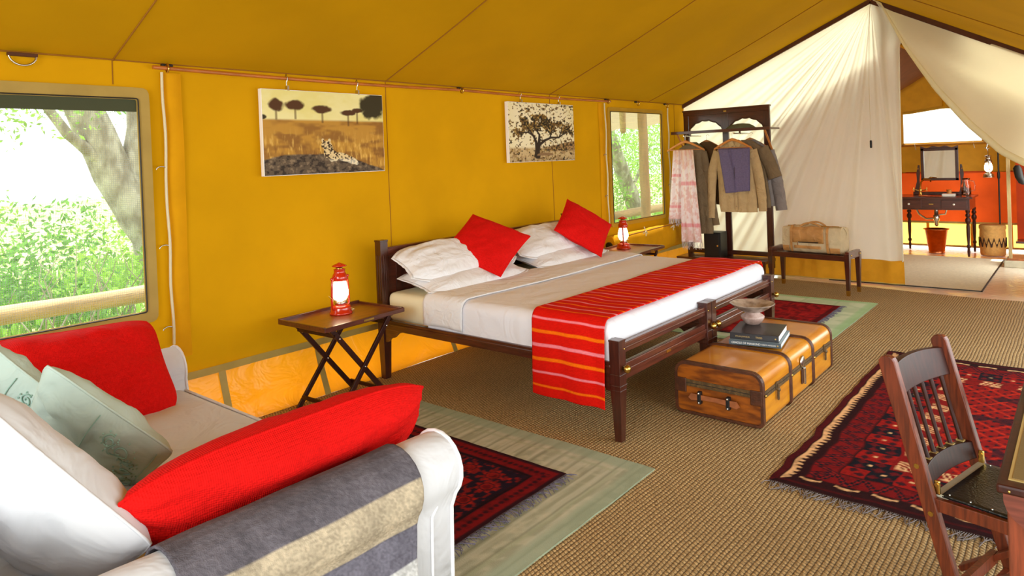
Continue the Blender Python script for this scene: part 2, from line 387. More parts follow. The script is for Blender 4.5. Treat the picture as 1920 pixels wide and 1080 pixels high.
m = MB(); m.grid(lambda u, v: (pfx(lerp(-1, CY, u), lerp(0, .38, v)), lerp(-1, CY, u), lerp(0, .38, v)), 130, 6)
obj('skirting_sheet', m, 'pvc', wl)
m = MB(); m.grid(lambda u, v: (pfx(lerp(-1, CY, u), .36)+.006+.004*v, lerp(-1, CY, u), lerp(.345, .395, v)), 130, 1); obj('skirting_tape', m, 'pvc_tape', wl)
for yy in (2.25, 3.0, 4.35, 4.62):
    m = MB(); m.grid(lambda u, v: (pfx(yy, v*.34)+.008, yy+(u-.5)*.05, lerp(.0, .35, v)), 1, 6); obj('vertical_tape', m, 'pvc_tape', wl)
for yy in (1.67, 3.79, 6.10, 8.30+.75):
    zlo = .38
    segs = [(W1[3]+.08, EZ)] if yy < 1.9 else [(zlo, EZ)]
    for a, b in segs:
        m = MB(); m.tube([(fx(yy, z)+.002, yy-.004, z) for z in np.linspace(a, b, 20)], .0035, 5); obj('wall_seam', m, 'seam', wl)
m = MB(); m.tube([(fx(y, EZ)+.004, y, EZ) for y in np.linspace(-1, CY, 60)], .006, 5); obj('eave_seam', m, 'seam', wl)
# sleeves beside the windows
for y0, y1, z0 in ((1.95, 2.07, .50), (7.06, 7.16, .62)):
    m = MB(); m.grid(lambda u, v: (fx(lerp(y0, y1, u), 1)+.012+.012*math.sin(u*PI)+.006*nz(v*6, y0, 0), lerp(y0, y1, u)+.015*nz(v*2, y0, 4), lerp(z0, EZ-.06, v)), 5, 24); obj('zip_sleeve', m, 'canvas_strip', wl)
# --- windows
def window(n, W, bord, arch, topmesh):
    y0, y1, z0, z1 = W
    m = MB(); b = bord
    # border ring with rounded outer corners
    def ring(off, dx):
        pts = []
        for (cy, cz, a0) in ((y1, z1, 0), (y0, z1, 90), (y0, z0, 180), (y1, z0, 270)):
            for k in range(5):
                a = R_(a0+k*22.5); r = .03+off; pw = lambda q: (abs(q)**.45)*(1 if q > 0 else -1) if abs(q) > 1e-6 else 0
                pts.append((WX+dx, cy+(-.03 if math.cos(R_(a0+45)) > 0 else .03)+pw(math.cos(a))*r, cz+(-.03 if math.sin(R_(a0+45)) > 0 else .03)+pw(math.sin(a))*r+(arch*(1-((cy+math.cos(a)*r-(y0+y1)/2)/((y1-y0)/2))**2) if cz == z1 else 0)))
        return pts
    A = ring(-.01, .016); B = ring(b, .020); n_ = len(A)
    m.add(A+B, [(i, (i+1) % n_, n_+(i+1) % n_, n_+i) for i in range(n_)], False)
    o = obj('window_%d' % n, m, 'canvas_border' if n == 1 else 'border_olive', solid=.010, base=False); struct(o)
    m = MB(); m.grid(lambda u, v: (WX-.004, lerp(y0, y1, u), lerp(z0, z1, v)), 2, 2, False); s = obj('insect_screen', m, 'insect_screen', o)
    m = MB(); A2 = ring(-.004, .028); m.tube(A2+[A2[0]], .004, 6); obj('binding', m, 'black', o)
    if topmesh:
        m = MB(); m.grid(lambda u, v: (WX+.006, lerp(y0, y1, u), lerp(z1-.085, z1, v)), 4, 2, False); obj('rolled_screen', m, 'screen_dark', o, solid=.01)
    return o
w1 = window(1, W1, .065, .0, True); w2 = window(2, W2, .05, .02, False)
# stowed canvas flap under window 2
def flapring(t):
    y = lerp(7.05, 8.98, t); r = .17*(.85+.15*math.sin(t*PI))*(1+.08*nz(t*6, 0, 2)); zc = .585-.02*math.sin(t*PI)
    sq = lambda a: abs(math.cos(a))**.7*(1 if math.cos(a) > 0 else -1)
    return [(WX+.10+sq(a)*.085*(1+.1*nz(t*9, k, 1)), y, zc+math.sin(a)*r+.01*nz(t*12, k, 5)) for k, a in enumerate([2*PI*k/20 for k in range(20)])]
m = MB(); m.loft([flapring(i/30) for i in range(31)]); fl_ = obj('rolled_window_flap', m, 'canvas_strip'); tag(fl_, 'thick rolled yellow canvas flap tied below the window beside the wardrobe', 'window flap')
m = MB(); m.tube([(WX+.20+.004*math.sin(i), lerp(7.1, 8.9, i/20), .71+.03*math.sin(i/20*PI*.5)) for i in range(21)], .008, 6); obj('piping', m, 'seam', fl_)
for yy in (7.75, 8.5):
    m = MB(); m.tube([(WX+.19, yy, .78), (WX+.205, yy+.01, .72), (WX+.2, yy+.02, .66)], .006, 6); m.tube([(WX+.2, yy-.05, .70), (WX+.215, yy, .725), (WX+.2, yy+.06, .69)], .007, 6); obj('tie_cord', m, 'rope', fl_)
m = MB(); m.tube([(WX+.10, 7.03, .60), (WX+.11, 7.055, .60)], .06, 16); obj('end_hole', m, 'black', fl_)
# --- roof
roof = MB()
def roofz(x): return EZ+(RZ-EZ)*(x-WX)/(RX-WX) if x < RX else RZ-(RZ-2.0)*(x-RX)/(XR+.05-RX)
roof.grid(lambda u, v: ((lambda x, y: (x, y, roofz(x)-.035*math.sin(PI*min(1, max(0, (x-WX)/(RX-WX))))*(.6+.4*math.cos(2*PI*(y-1.67)/2.15))))(lerp(WX, RX, v), lerp(-1.5, CY+.12, u))), 90, 14)
roof.grid(lambda u, v: (lerp(RX, XR+.05, v), lerp(-1.5, CY+.12, u), roofz(lerp(RX+1e-5, XR+.05, v))), 60, 10)
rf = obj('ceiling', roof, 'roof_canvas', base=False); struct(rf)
for yy in (1.67, 3.79, 6.10, 8.30):
    m = MB(); m.tube([(x, yy, roofz(x)-.004-.035*math.sin(PI*(x-WX)/(RX-WX))*(.6+.4*math.cos(2*PI*(yy-1.67)/2.15))) for x in np.linspace(WX, RX, 16)], .005, 5); obj('roof_seam', m, 'seam', rf)
m = MB(); m.tube([(lerp(RX, XR, t), 7.5+.0*t, roofz(lerp(RX+.01, XR, t))-.004) for t in np.linspace(0, 1, 10)], .004, 5); obj('roof_seam', m, 'seam', rf)
m = MB(); m.grid(lambda u, v: (lerp(WX-.3, RX, v), lerp(CY+.12, 12.95, u), roofz(lerp(WX-.3, RX, v))+.02), 6, 6); m.grid(lambda u, v: (lerp(RX, XR+.3, v), lerp(CY+.12, 12.95, u), roofz(lerp(RX+1e-5, XR+.3, v))+.02), 6, 6); struct(obj('ceiling_sun_diffuser', m, 'sun_diffuser', base=False))  # unseen sheet added to keep direct sun off the curtain and spread it
# brown trim where roof meets the curtain
m = MB(); m.beam((WX-.01, CY-.03, roofz(WX)-.035), (RX, CY-.03, RZ-.035), .03, .05); obj('trim_1', m, 'trim_brown', base=False)['kind'] = 'structure'
m = MB(); m.beam((RX, CY-.03, RZ-.035), (XR, CY-.03, roofz(XR)-.035), .03, .06); obj('trim_2', m, 'trim_brown', base=False)['kind'] = 'structure'
# right wall: only a valance, the veranda side is open; back wall behind the camera has the entrance
m = MB(); m.grid(lambda u, v: (XR, lerp(-1.5, CY, u), lerp(1.95, 2.05, v)), 20, 1); struct(obj('wall_right', m, 'canvas', base=False))
m = MB(); m.grid(lambda u, v: (XR, lerp(7.6, CY, u)+.0, lerp(0, 2.0, v)), 10, 8); struct(obj('wall_right_rear', m, 'canvas', base=False))
m = MB(); m.add([(WX, -1.45, 0), (-3.0, -1.45, 0), (-3.0, -1.45, roofz(-3.0)), (WX, -1.45, EZ)], [(0, 1, 2, 3)]); struct(obj('wall_back', m, 'canvas', base=False))

# --- dividing curtain (left panel), pleats fan out from the apex
AP = Vector((RX, CY, 3.46)); EX = -1.755; BZ = .29
def curtB(a):   # boundary path: down the wall, then along the band line to the free edge
    L1 = EZ-.04-BZ; L2 = EX-(WX+.01); t = a*(L1+L2)
    return (WX+.01, EZ-.04-t) if t < L1 else (WX+.01+(t-L1), BZ)
def cdisp(a, r):
    k = 1-.25*(r-.5)**2
    f1 = math.sin(a*66+2.2*nz(a*5, r*.6, 0)); f2 = math.sin(a*151+3*nz(a*9, r*.8, 7)); f3 = nz(a*14, r*3, 2)
    amp = .005+.055*r**1.2*(.25+.75*min(1, max(0, (a-.10)*2.2)))
    return (-amp*(.55*f1+.28*f2+.5*f3))*k
def curtP(a, r):
    x, z = curtB(a); px = AP.x+(x-AP.x)*r; pz = AP.z+(z-AP.z)*r
    return (px, CY+cdisp(a, r)-.0, pz)
cur = thing('tent_curtain', 'tall cream muslin curtain hanging in fanned pleats behind the wardrobe and bag bench', 'curtain', (-3.1, CY, 0))
m = MB(); m.grid(curtP, 340, 50)
a0 = (EZ-.04-BZ)/((EZ-.04-BZ)+(EX-WX-.01))
def stripP(u, v):
    p = curtP(1, .01+.99*v); z0 = p[2]; xr = interp(z0, [BZ, 2.88, 2.97, 3.2, 3.40, 3.5], [EX, EX+.03, -1.67, -1.66, -1.83, -1.97])
    return (lerp(p[0], max(p[0], xr), u), lerp(p[1], CY-.03+.02*math.sin(u*9+v*3), min(1, u*3)), z0)
m.grid(stripP, 12, 50); obj('panel', m, 'muslin', cur)
def bandP(u, v):
    a = lerp(a0, 1, u); x, z = curtB(a); return (x+.012*u*(1-v), CY+cdisp(a, 1)*(.4+.6*v)-.02*(1-v)-.006*nz(u*20, v*3, 0), lerp(.015, BZ+.004, v))
m = MB(); m.grid(bandP, 220, 8); obj('base_band', m, 'curtain_band', cur)
m = MB(); m.tube([bandP(u, 0) for u in np.linspace(0, 1, 80)], .006, 5); obj('hem', m, 'pvc_tape', cur)
m = MB(); m.tube([stripP(1, t) for t in np.linspace(0.0, 1, 30)], .008, 6); obj('edge_binding', m, 'muslin', cur)
# pull cord with dark toggle
pc = thing('pull_cord', 'thin pull cord with a dark toggle hanging down the cream curtain', 'cord', (-2.05, CY-.09, 1.66))
m = MB(); m.tube([(-2.02, CY-.02, 3.47), (-2.03, CY-.05, 3.3), (-2.05, CY-.09, 2.5), (-2.05, CY-.09, 1.76)], .003, 5); obj('cord', m, 'rope', pc)
m = MB(); m.lathe([(.008, 1.67), (.013, 1.68), (.013, 1.755), (.008, 1.765)], (-2.05, CY-.09, 0), 10); obj('toggle', m, 'black', pc)
# --- right flap pulled aside
hx = [-1.98, -1.9, -1.64, -1.33, -1.03, -.74, -.56, -.1, .5]; hz = [3.46, 3.40, 2.84, 2.31, 1.89, 1.57, 1.45, 1.25, 1.15]
def flapP(u, v):
    xt = lerp(-1.99, XR-.03, u); t = (1-v)
    # top point on the roof line, bottom on the sagging hem
    zt = roofz(xt)-.05; xb = lerp(-1.985, .5, u**1.0); zb = interp(xb, hx, hz)
    x = lerp(xb, xt, v); z = lerp(zb, zt, v)
    d = .05*math.sin((1-v)*9+u*5+nz(u*3, v*2, 0)*2)*(1-v)**1.5*.5+.03*nz(u*3, v*2.5, 9)
    return (x, CY-.04-.10*(1-v)*min(1, u*5)+d*min(1, u*4), z)
fl2 = thing('curtain_flap', 'cream curtain flap drawn up to the right above the bathroom doorway', 'curtain', (-.7, CY, 1.2))
m = MB(); m.grid(flapP, 90, 40); obj('panel', m, 'flap_muslin', fl2)
m = MB(); m.tube([(p[0], p[1]-.01, p[2]+.01) for p in [flapP(u, 0) for u in np.linspace(0, 1, 60)]], [.006+.03*min(1, i/20) for i in range(60)], 10); obj('rolled_hem', m, 'flap_muslin', fl2)

# --- rods, pictures, cords on the left wall
def rod(y0, y1, label):
    m = MB(); m.tube([(WX+.055, lerp(y0, y1, i/12), 2.365-.012*math.sin(PI*i/12)) for i in range(13)], .013, 10)
    o = obj('hanging_rod', m, 'cane'); tag(o, label, 'rod'); return o
r1 = rod(1.88, 4.62, 'longer cane rod along the eave from the big window to the black strap'); r2 = rod(4.68, 7.27, 'cane rod along the eave carrying the small tree picture')
def strap(y, label):
    t = thing('rod_strap', label, 'strap', (WX+.05, y, 2.34))
    m = MB(); m.tube([(WX+.055+.02*math.cos(a), y, 2.365+.028*math.sin(a)) for a in np.linspace(0, 2*PI, 14)], .006, 6); obj('loop', m, 'brass', t)
    m = MB(); m.box((WX+.01, y-.025, 2.375), (WX+.04, y+.045, 2.395)); obj('tab', m, 'black', t, bevel=.004); return t
for y, l in ((1.97, 'black strap and ring holding the cane rod above the big window edge'), (4.66, 'black strap and ring where the two cane rods meet'), (7.22, 'black strap and ring at the far end of the cane rods'), (7.95, 'strap and ring on the eave above the window by the wardrobe'), (8.75, 'strap and ring at the top right corner of the far window')):
    strap(y, l)
t = thing('eave_ring', 'large metal half ring hanging from the eave above the big window', 'ring', (WX+.03, 1.2, 2.3))
m = MB(); m.tube([(WX+.03, 1.2+.065*math.cos(a), 2.38+.055*math.sin(a)) for a in np.linspace(PI, 2*PI, 16)], .006, 8); obj('half_ring', m, 'steel', t)
m = MB(); m.box((WX+.01, 1.13, 2.375), (WX+.04, 1.27, 2.392)); obj('tab', m, 'trim_brown', t)
def winrope(y, z0, rings, label):
    t = thing('window_cord', label, 'cord', (WX+.03, y, z0))
    pts = [(WX+.035+.004*math.sin(i), y+.004*math.sin(i*1.1)+.010*nz(i*.3, y, 0), lerp(z0, 2.34, i/18)) for i in range(19)]
    m = MB(); m.tube(pts, .009, 7); obj('rope', m, 'rope', t)
    for z in rings:
        m = MB(); m.tube([(WX+.035, y-.03+.032*math.cos(a), z+.02*math.sin(a)) for a in np.linspace(0, PI, 10)], .0045, 6); obj('ring', m, 'steel', t)
winrope(1.945, .60, (1.72, 1.22, .70), 'white cord with metal rings beside the big mesh window')
winrope(8.80, .82, (1.7, 1.25), 'thin white cord at the right of the far window by the wardrobe')
winrope(7.17, .80, (1.7, 1.2), 'thin pale cord at the left of the far window')

def picture(name, y0, y1, z0, z1, nu, nv, paint, label):
    t = thing(name, label, 'picture', (WX+.06, (y0+y1)/2, z0))
    cols = np.zeros((nu+1, nv+1, 3)); U, V = np.meshgrid(np.linspace(0, 1, nu+1), np.linspace(0, 1, nv+1), indexing='ij')
    cols = paint(U, V)
    X = WX+.075
    m = MB(); m.box((WX+.035, y0, z0), (X-.001, y1, z1)); obj('stretched_canvas', m, 'paper', t, bevel=.003)
    m = MB(); m.grid(lambda u, v: (X, lerp(y0+.004, y1-.004, u), lerp(z0+.004, z1-.004, v)), nu, nv, False)
    obj('print', m, 'vc_smooth', t, col=cols.reshape(-1, 3))
    for yy in (lerp(y0, y1, .2), lerp(y0, y1, .78)):
        m = MB(); m.tube([(WX+.055, yy, z1-.02), (WX+.055, yy, z1+.055), (WX+.075, yy, z1+.085), (WX+.055, yy, z1+.115), (WX+.036, yy, z1+.09)], .004, 6); m.box((WX+.045, yy-.008, z1-.005), (WX+.078, yy+.008, z1+.03)); obj('hook', m, 'steel', t)
def fbm(U, V, sx_, sy_, seed, octv=4):
    r = np.random.default_rng(seed); out = np.zeros_like(U); amp = 1; tot = 0
    for o in range(octv):
        gx = max(2, int(sx_*2**o)); gy = max(2, int(sy_*2**o)); G = r.random((gx+2, gy+2))
        x = U*gx; y = V*gy; xi = np.clip(np.floor(x).astype(int), 0, gx); yi = np.clip(np.floor(y).astype(int), 0, gy); fx_ = x-xi; fy_ = y-yi
        fx_ = fx_*fx_*(3-2*fx_); fy_ = fy_*fy_*(3-2*fy_)
        out += amp*(G[xi, yi]*(1-fx_)*(1-fy_)+G[xi+1, yi]*fx_*(1-fy_)+G[xi, yi+1]*(1-fx_)*fy_+G[xi+1, yi+1]*fx_*fy_); tot += amp; amp *= .55
    return out/tot
def L3(c): return np.array(lin(c))
def mixc(A, c, w_): return A*(1-w_[..., None])+L3(c)*w_[..., None]
def sm(x, a, b): t = np.clip((x-a)/(b-a), 0, 1); return t*t*(3-2*t)
def paint_cat(U, V):
    A = np.ones(U.shape+(3,))*L3((232, 220, 140)); n = fbm(U, V, 5, 5, 1)
    A = mixc(A, (244, 236, 180), sm(n, .3, .7)*.6)
    hor = .65+.01*n; g = sm(hor-V, -.015, .02)
    n1 = fbm(U, V, 60, 10, 2, 3); n2 = fbm(U, V, 6, 9, 3, 3)
    grass = np.ones(U.shape+(3,))*L3((190, 140, 52)); grass = mixc(grass, (134, 88, 34), sm(n2, .45, .7)*.8); grass = mixc(grass, (228, 184, 92), sm(n1, .55, .8)*sm(.6-V, 0, .3)*.8)
    grass = mixc(grass, (112, 66, 26), sm(n1, .5, .2)*sm(.5-V, 0, .3)*.6)
    A = A*(1-g[..., None])+grass*g[..., None]
    def blob(cx, cy, rx, ry, col, soft=.35, flat=0, seed=0):
        nonlocal A
        d = ((U-cx)/rx)**2+((V-cy)/ry)**2+(fbm(U, V, 30, 20, 40+seed, 2)-.5)*.8
        A = mixc(A, col, sm(-d, -1-soft, -1+soft))
    for i, (cx, cy, rx, ry) in enumerate(((.10, .82, .055, .075), (.245, .83, .075, .06), (.46, .79, .075, .05), (.68, .755, .07, .035), (.76, .79, .05, .03), (.90, .84, .115, .155), (.97, .92, .10, .12), (.0, .68, .03, .03))):
        A = mixc(A, (92, 62, 30), (sm(-np.abs(U-cx), -.012, -.004)*sm(-np.abs(V-(cy-.08)), -.10, -.08)*.7) if i < 5 else U*0)
        blob(cx, cy, rx, ry, (84, 52, 24) if i < 5 else (58, 50, 26), seed=i)
    mound = sm((.23-.5*np.maximum(0, np.abs(U-.36)-.18)**1.3-.10*np.maximum(0, U-.5))-V+.02*fbm(U, V, 20, 10, 7), -.01, .015)
    mc = np.ones(U.shape+(3,))*L3((96, 80, 62)); nn = fbm(U, V, 40, 30, 9, 3); mc = mixc(mc, (50, 38, 28), sm(nn, .5, .7)); mc = mixc(mc, (146, 124, 96), sm(nn, .4, .25)*.7)
    A = A*(1-mound[..., None])+mc*mound[..., None]
    cat = np.zeros_like(U)
    def el(cx, cy, rx, ry, rot=0):
        c, s = math.cos(rot), math.sin(rot); du = (U-cx)*1.72; dv = V-cy
        x = c*du+s*dv; y = -s*du+c*dv
        return sm(-((x/rx)**2+(y/ry)**2), -1.15, -.85)
    for e in ((.485, .345, .075, .055, 0), (.50, .275, .065, .09, -.4), (.54, .215, .085, .065, -.5), (.62, .195, .13, .05, -.28), (.69, .155, .10, .045, -.35), (.73, .125, .05, .03, -.6), (.525, .175, .035, .035, 0), (.455, .405, .02, .025, 0), (.51, .405, .02, .025, 0)):
        cat = np.maximum(cat, el(*e))
    cc = np.ones(U.shape+(3,))*L3((226, 202, 150)); 
    sp = fbm(U, V, 95, 62, 11, 1); cc = mixc(cc, (60, 40, 24), sm(sp, .52, .66)); cc = mixc(cc, (252, 244, 220), sm(.19-V+.0*U, 0, .05)*.5)
    A = A*(1-cat[..., None])+cc*cat[..., None]
    for cx, cy, r_ in ((.47, .36, .012), (.505, .355, .012), (.475, .31, .022)):
        A = mixc(A, (40, 26, 18), el(cx, cy, r_, r_*.7)*.8)
    return A
picture('leopard_picture', 2.60, 3.69, 1.645, 2.27, 330, 190, paint_cat, 'larger canvas print of a spotted cat resting in golden grass')
def paint_tree(U, V):
    A = np.ones(U.shape+(3,))*L3((244, 234, 196)); n = fbm(U, V, 4, 4, 21); A = mixc(A, (226, 214, 150), sm(U+V*.3, 1.0, 1.3)*.5+sm(.15-U, 0, .15)*.3)
    g = sm(.235-V+.01*n, -.03, .03); gr = np.ones(U.shape+(3,))*L3((206, 182, 134)); n1 = fbm(U, V, 40, 14, 22); gr = mixc(gr, (150, 112, 66), sm(n1, .5, .7)*.7); gr = mixc(gr, (110, 84, 56), sm(.12-V, 0, .12)*.6*n1)
    A = A*(1-g[..., None])+gr*g[..., None]
    h = sm((.26+.09*sm(U, .5, 1)*(.8+.4*n))-V, 0, .02)*sm(V, .15, .19)*sm(U, .42, .6); n2 = fbm(U, V, 50, 40, 23, 2)
    hc = mixc(np.ones(U.shape+(3,))*L3((170, 136, 90)), (50, 36, 22), sm(n2, .45, .6)); A = A*(1-h[..., None])+hc*h[..., None]
    lv = np.zeros_like(U)
    for cx, cy, rx, ry in ((.13, .50, .12, .09), (.25, .60, .12, .12), (.22, .70, .08, .07), (.38, .74, .12, .08), (.36, .60, .16, .12), (.52, .66, .16, .12), (.62, .60, .17, .13), (.75, .64, .15, .10), (.87, .56, .12, .12), (.95, .50, .06, .08), (.50, .76, .10, .06)):
        lv = np.maximum(lv, 1-np.sqrt(((U-cx)/rx)**2+((V-cy)/ry)**2))
    n3 = fbm(U, V, 46, 38, 24, 2); leaf = sm(lv*1.1+(n3-.5)*1.5, .12, .28)
    lc = mixc(np.ones(U.shape+(3,))*L3((112, 84, 38)), (36, 28, 16), sm(fbm(U, V, 40, 30, 25, 2), .45, .6)); lc = mixc(lc, (206, 172, 92), sm(fbm(U, V, 60, 50, 26, 1), .62, .8)*.7)
    A = A*(1-leaf[..., None])+lc*leaf[..., None]
    def stroke(pts):
        nonlocal A
        for (x0, y0, r0), (x1, y1, r1) in zip(pts, pts[1:]):
            dx, dy = x1-x0, y1-y0; t = np.clip(((U-x0)*dx+(V-y0)*dy)/(dx*dx+dy*dy+1e-9), 0, 1); d = np.hypot((U-x0-t*dx)*1.2, V-y0-t*dy)-(r0+(r1-r0)*t)
            A = mixc(A, (48, 36, 26), sm(-d, -.006, .004))
    stroke([(.40, .10, .055), (.40, .20, .035), (.385, .34, .022), (.35, .44, .018), (.28, .50, .013), (.15, .49, .01)])
    stroke([(.41, .18, .035), (.43, .30, .028), (.44, .46, .016), (.36, .60, .01), (.38, .70, .008)])
    stroke([(.42, .27, .025), (.52, .36, .02), (.62, .41, .017), (.74, .41, .014), (.83, .48, .011), (.93, .53, .007)])
    stroke([(.60, .40, .014), (.63, .52, .009), (.70, .58, .006)]); stroke([(.75, .42, .012), (.78, .50, .009), (.80, .58, .006)]); stroke([(.35, .44, .014), (.27, .58, .009), (.22, .66, .006)]); stroke([(.60, .36, .01), (.66, .32, .003)])
    A = mixc(A, (140, 110, 76), sm(-(((U-.52)/.13)**2+((V-.105)/.045)**2), -1.1, -.8)*sm(V, .09, .10))
    return A
picture('tree_picture', 5.29, 6.44, 1.665, 2.285, 210, 150, paint_tree, 'smaller canvas print of a lone spreading savanna tree')

# ================================================================== OUTSIDE (seen through the screens)
m = MB(); m.grid(lambda u, v: (lerp(-60, -4.9, u), lerp(-25, 60, v), -.15+.25*nz(u*9, v*9, 0)), 40, 40)
gr = obj('ground', m, 'earth', base=False); struct(gr)
m = MB(); m.tube([(-6.6+.03*nz(i*.3, 0, 0), lerp(-1.5, 14.5, i/50), .62+.03*nz(i*.2, 5, 0)) for i in range(51)], [.075+.01*nz(i*.5, 2, 2) for i in range(51)], 14)
rl = obj('veranda_rail', m, 'rail_wood'); tag(rl, 'pale peeled log rail running outside the mesh windows', 'rail')
for k, yy in enumerate((-.9, 5.2, 14.2)):
    m = MB(); m.tube([(-6.6, yy, -.2), (-6.6, yy, .57)], .06, 10); obj('rail_post', m, 'rail_wood', rl)
m = MB(); m.tube([(-5.62+.02*nz(i*.4, 1, 0), 10.06+.02*nz(i*.4, 7, 0), lerp(-.2, 2.75, i/16)) for i in range(17)], [.085-.01*(i/16)+.008*nz(i, 0, 0) for i in range(17)], 14)
po = obj('veranda_pole', m, 'pole_wood'); tag(po, 'thick peeled tree pole standing outside the far window', 'pole')
fs_ = thing('fly_sheet', 'grey beige fly sheet corner seen at the top of the far window', 'awning', (-6, 10.5, 2.3))
m = MB(); m.grid(lambda u, v: (lerp(-5.0, -7.4, u), lerp(7.4, 13.5, v), lerp(2.75, 2.15, u)+.25*abs(v-.45)*u+.03*math.sin(v*40)*u), 14, 60); obj('sheet', m, 'fly_sheet', fs_)
m = MB(); m.tube([(-5.3, 8.9, 2.45), (-5.9, 9.9, 2.1)], .05, 10); obj('strut', m, 'rail_wood', fs_)
m = MB(); m.tube([(-6.2, 9.3, 2.35), (-7.4, 10.2, 1.2)], .012, 6); obj('guy_rope', m, 'rope', fs_)
def leafcloud(centres, n, size, seed, spread):
    r = np.random.default_rng(seed); vs = []; fs = []
    for k in range(n):
        c = centres[r.integers(len(centres))]; d = r.normal(size=3); d /= np.linalg.norm(d)+1e-9; p = np.array(c[:3])+d*c[3]*r.random()**.4*spread
        a = r.normal(size=3); a /= np.linalg.norm(a); b = np.cross(a, r.normal(size=3)); b /= np.linalg.norm(b)+1e-9
        s_ = size*(.6+.8*r.random()); o = len(vs)
        vs += [p-a*s_, p+b*s_*.4, p+a*s_, p-b*s_*.4]; fs.append((o, o+1, o+2, o+3))
    m = MB(); m.add(vs, fs, False); return m
def tree(name, base, stems, crowns, nl, size, label, leafm, seed):
    t = thing(name, label, 'tree', base); bx, by, bz = base
    for k, st in enumerate(stems):
        pts = [(bx+p[0], by+p[1], bz+p[2]) for p in st]
        P = []
        for i in range(len(pts)-1):
            for j in range(6): P.append(tuple(lerp(pts[i][q], pts[i+1][q], j/6)+.02*nz(i+j*.3, q, seed+k) for q in range(3)))
        P.append(pts[-1]); r0, r1 = st[0][3], st[-1][3]
        m = MB(); m.tube(P, [lerp(r0, r1, i/(len(P)-1))*(1+.12*nz(i*.7, k, seed)) for i in range(len(P))], 12); obj('trunk' if k == 0 else 'branch', m, 'bark', t)
    o = obj('foliage', leafcloud([(bx+c[0], by+c[1], bz+c[2], c[3]) for c in crowns], nl, size, seed, 1), leafm, t); o['kind'] = 'stuff'
    return t
tree('bush_tree', (-9.4, 4.15, -.2), [[(.0, 0, 0, .30), (.1, -.35, 1.1, 0), (.0, -.75, 1.9, 0), (0, -1.3, 3.4, .2)], [(0, -.3, 1.0, .2), (0, -.1, 2.0, 0), (0, -.15, 3.6, .10)], [(0, -.6, 1.6, .15), (0, -.45, 2.5, 0), (0, -.5, 3.8, .08)], [(0, -.7, 1.9, .09), (.2, -1.3, 2.4, 0), (.2, -1.8, 3.2, .03)]],
     [(.5, -1.4, 3.0, .7), (.3, -2.2, 2.7, .6), (0, .3, 2.6, .6), (.6, -.2, .9, .45), (.6, .2, 1.3, .4), (0, -.8, 3.8, .9)], 2600, .035, 'leaning multi-stemmed grey tree outside the big mesh window', 'leaf', 3)
tree('bush_tree', (-9.2, 16.2, -.2), [[(0, 0, 0, .24), (0, -.5, .9, 0), (0, -1.2, 2.0, .18), (0, -2.2, 3.6, .14)], [(-1.5, .2, 0, .1), (-1.5, .1, 3.6, .07)], [(.2, -.6, 1.2, .05), (.4, -.1, 2.1, .02)]],
     [(.3, -.6, 2.2, .9), (.2, .8, 2.6, 1.0), (0, -1.8, 2.6, .8), (0, .6, 1.0, .8), (-1, 1.8, 1.6, 1.0)], 5200, .045, 'leafy leaning tree outside the far window behind the pole', 'leaf', 6)
for k, (x, y, n, hh) in enumerate(((-12.0, 3.2, 900, 1.3), (-13.5, 4.6, 900, 1.5), (-8.3, 2.2, 700, .75), (-8.8, 3.5, 700, .8), (-10.5, 2.9, 800, .9), (-14, 2.4, 900, 1.5), (-12, 19.5, 1400, 2.2), (-9.5, 14.6, 1200, 1.2), (-14, 24, 1500, 3.2), (-16, 4.5, 1200, 2.6), (-17, 6.5, 1200, 3.4))):
    far = x < -15
    cs = [(x+random.uniform(-.6, .6), y+random.uniform(-.7, .7), hh*random.uniform(.15, .75)*(0 if far else 1)+(random.uniform(3.4, 5.6) if far else 0), hh*.42) for _ in range(7)]
    m = leafcloud(cs, n, .05 if not far else .07, 30+k, 1); o = obj('shrub', m, 'leaf' if k % 2 else 'leaf_dark')
    tag(o, ['low sunlit green shrub among the undergrowth outside the big window', 'leafy green shrub outside the far window', 'pale green tree crown high outside the big window'][2 if far else (1 if y > 10 else 0)], 'shrub', ['undergrowth outside the big window', 'undergrowth outside the far window', 'tree crowns outside the big window'][2 if far else (1 if y > 10 else 0)]); o['kind'] = 'stuff'
for k, (x, y) in enumerate(((-7.6, 2.35), (-8.0, 2.9), (-7.3, 1.9), (-8.2, 13.5))):
    m = MB(); r_ = random.Random(k)
    for q in range(5):
        px_, py_, pz_ = x, y, -.2; P_ = [(px_, py_, pz_)]
        for i in range(6): px_ += r_.uniform(-.06, .06); py_ += r_.uniform(-.14, .14); pz_ += r_.uniform(.12, .24); P_.append((px_, py_, pz_))
        m.tube(P_, [.012-.0015*i for i in range(7)], 5)
    o = obj('bare_twigs', m, 'bark'); tag(o, ['middle clump of thin bare twigs outside the big mesh window', 'right clump of bare twigs nearest the leaning trunk', 'left clump of bare twigs at the left edge of the big mesh window', 'thin bare twigs outside the far window'][k], 'twigs')
m = MB(); r = np.random.default_rng(77); vs = []; fs = []
for k in range(9000):
    x = -5.2-9*r.random()**1.5; y = r.uniform(.3, 5.5) if k % 2 else r.uniform(8, 19); hgt = .05+.14*r.random(); a = r.random()*6.28; ln = r.normal(size=2)*.05; s_ = .012+.02*r.random(); o = len(vs)
    vs += [(x-math.cos(a)*s_, y-math.sin(a)*s_, -.2), (x+math.cos(a)*s_, y+math.sin(a)*s_, -.2), (x+ln[0]+math.cos(a)*s_, y+ln[1], hgt), (x+ln[0]-math.cos(a)*s_, y+ln[1], hgt+.03)]; fs.append((o, o+1, o+2, o+3))
m.add(vs, fs); o = obj('undergrowth', m, 'leaf'); tag(o, 'short sunlit green undergrowth on the ground outside the windows', 'grass'); o['kind'] = 'stuff'

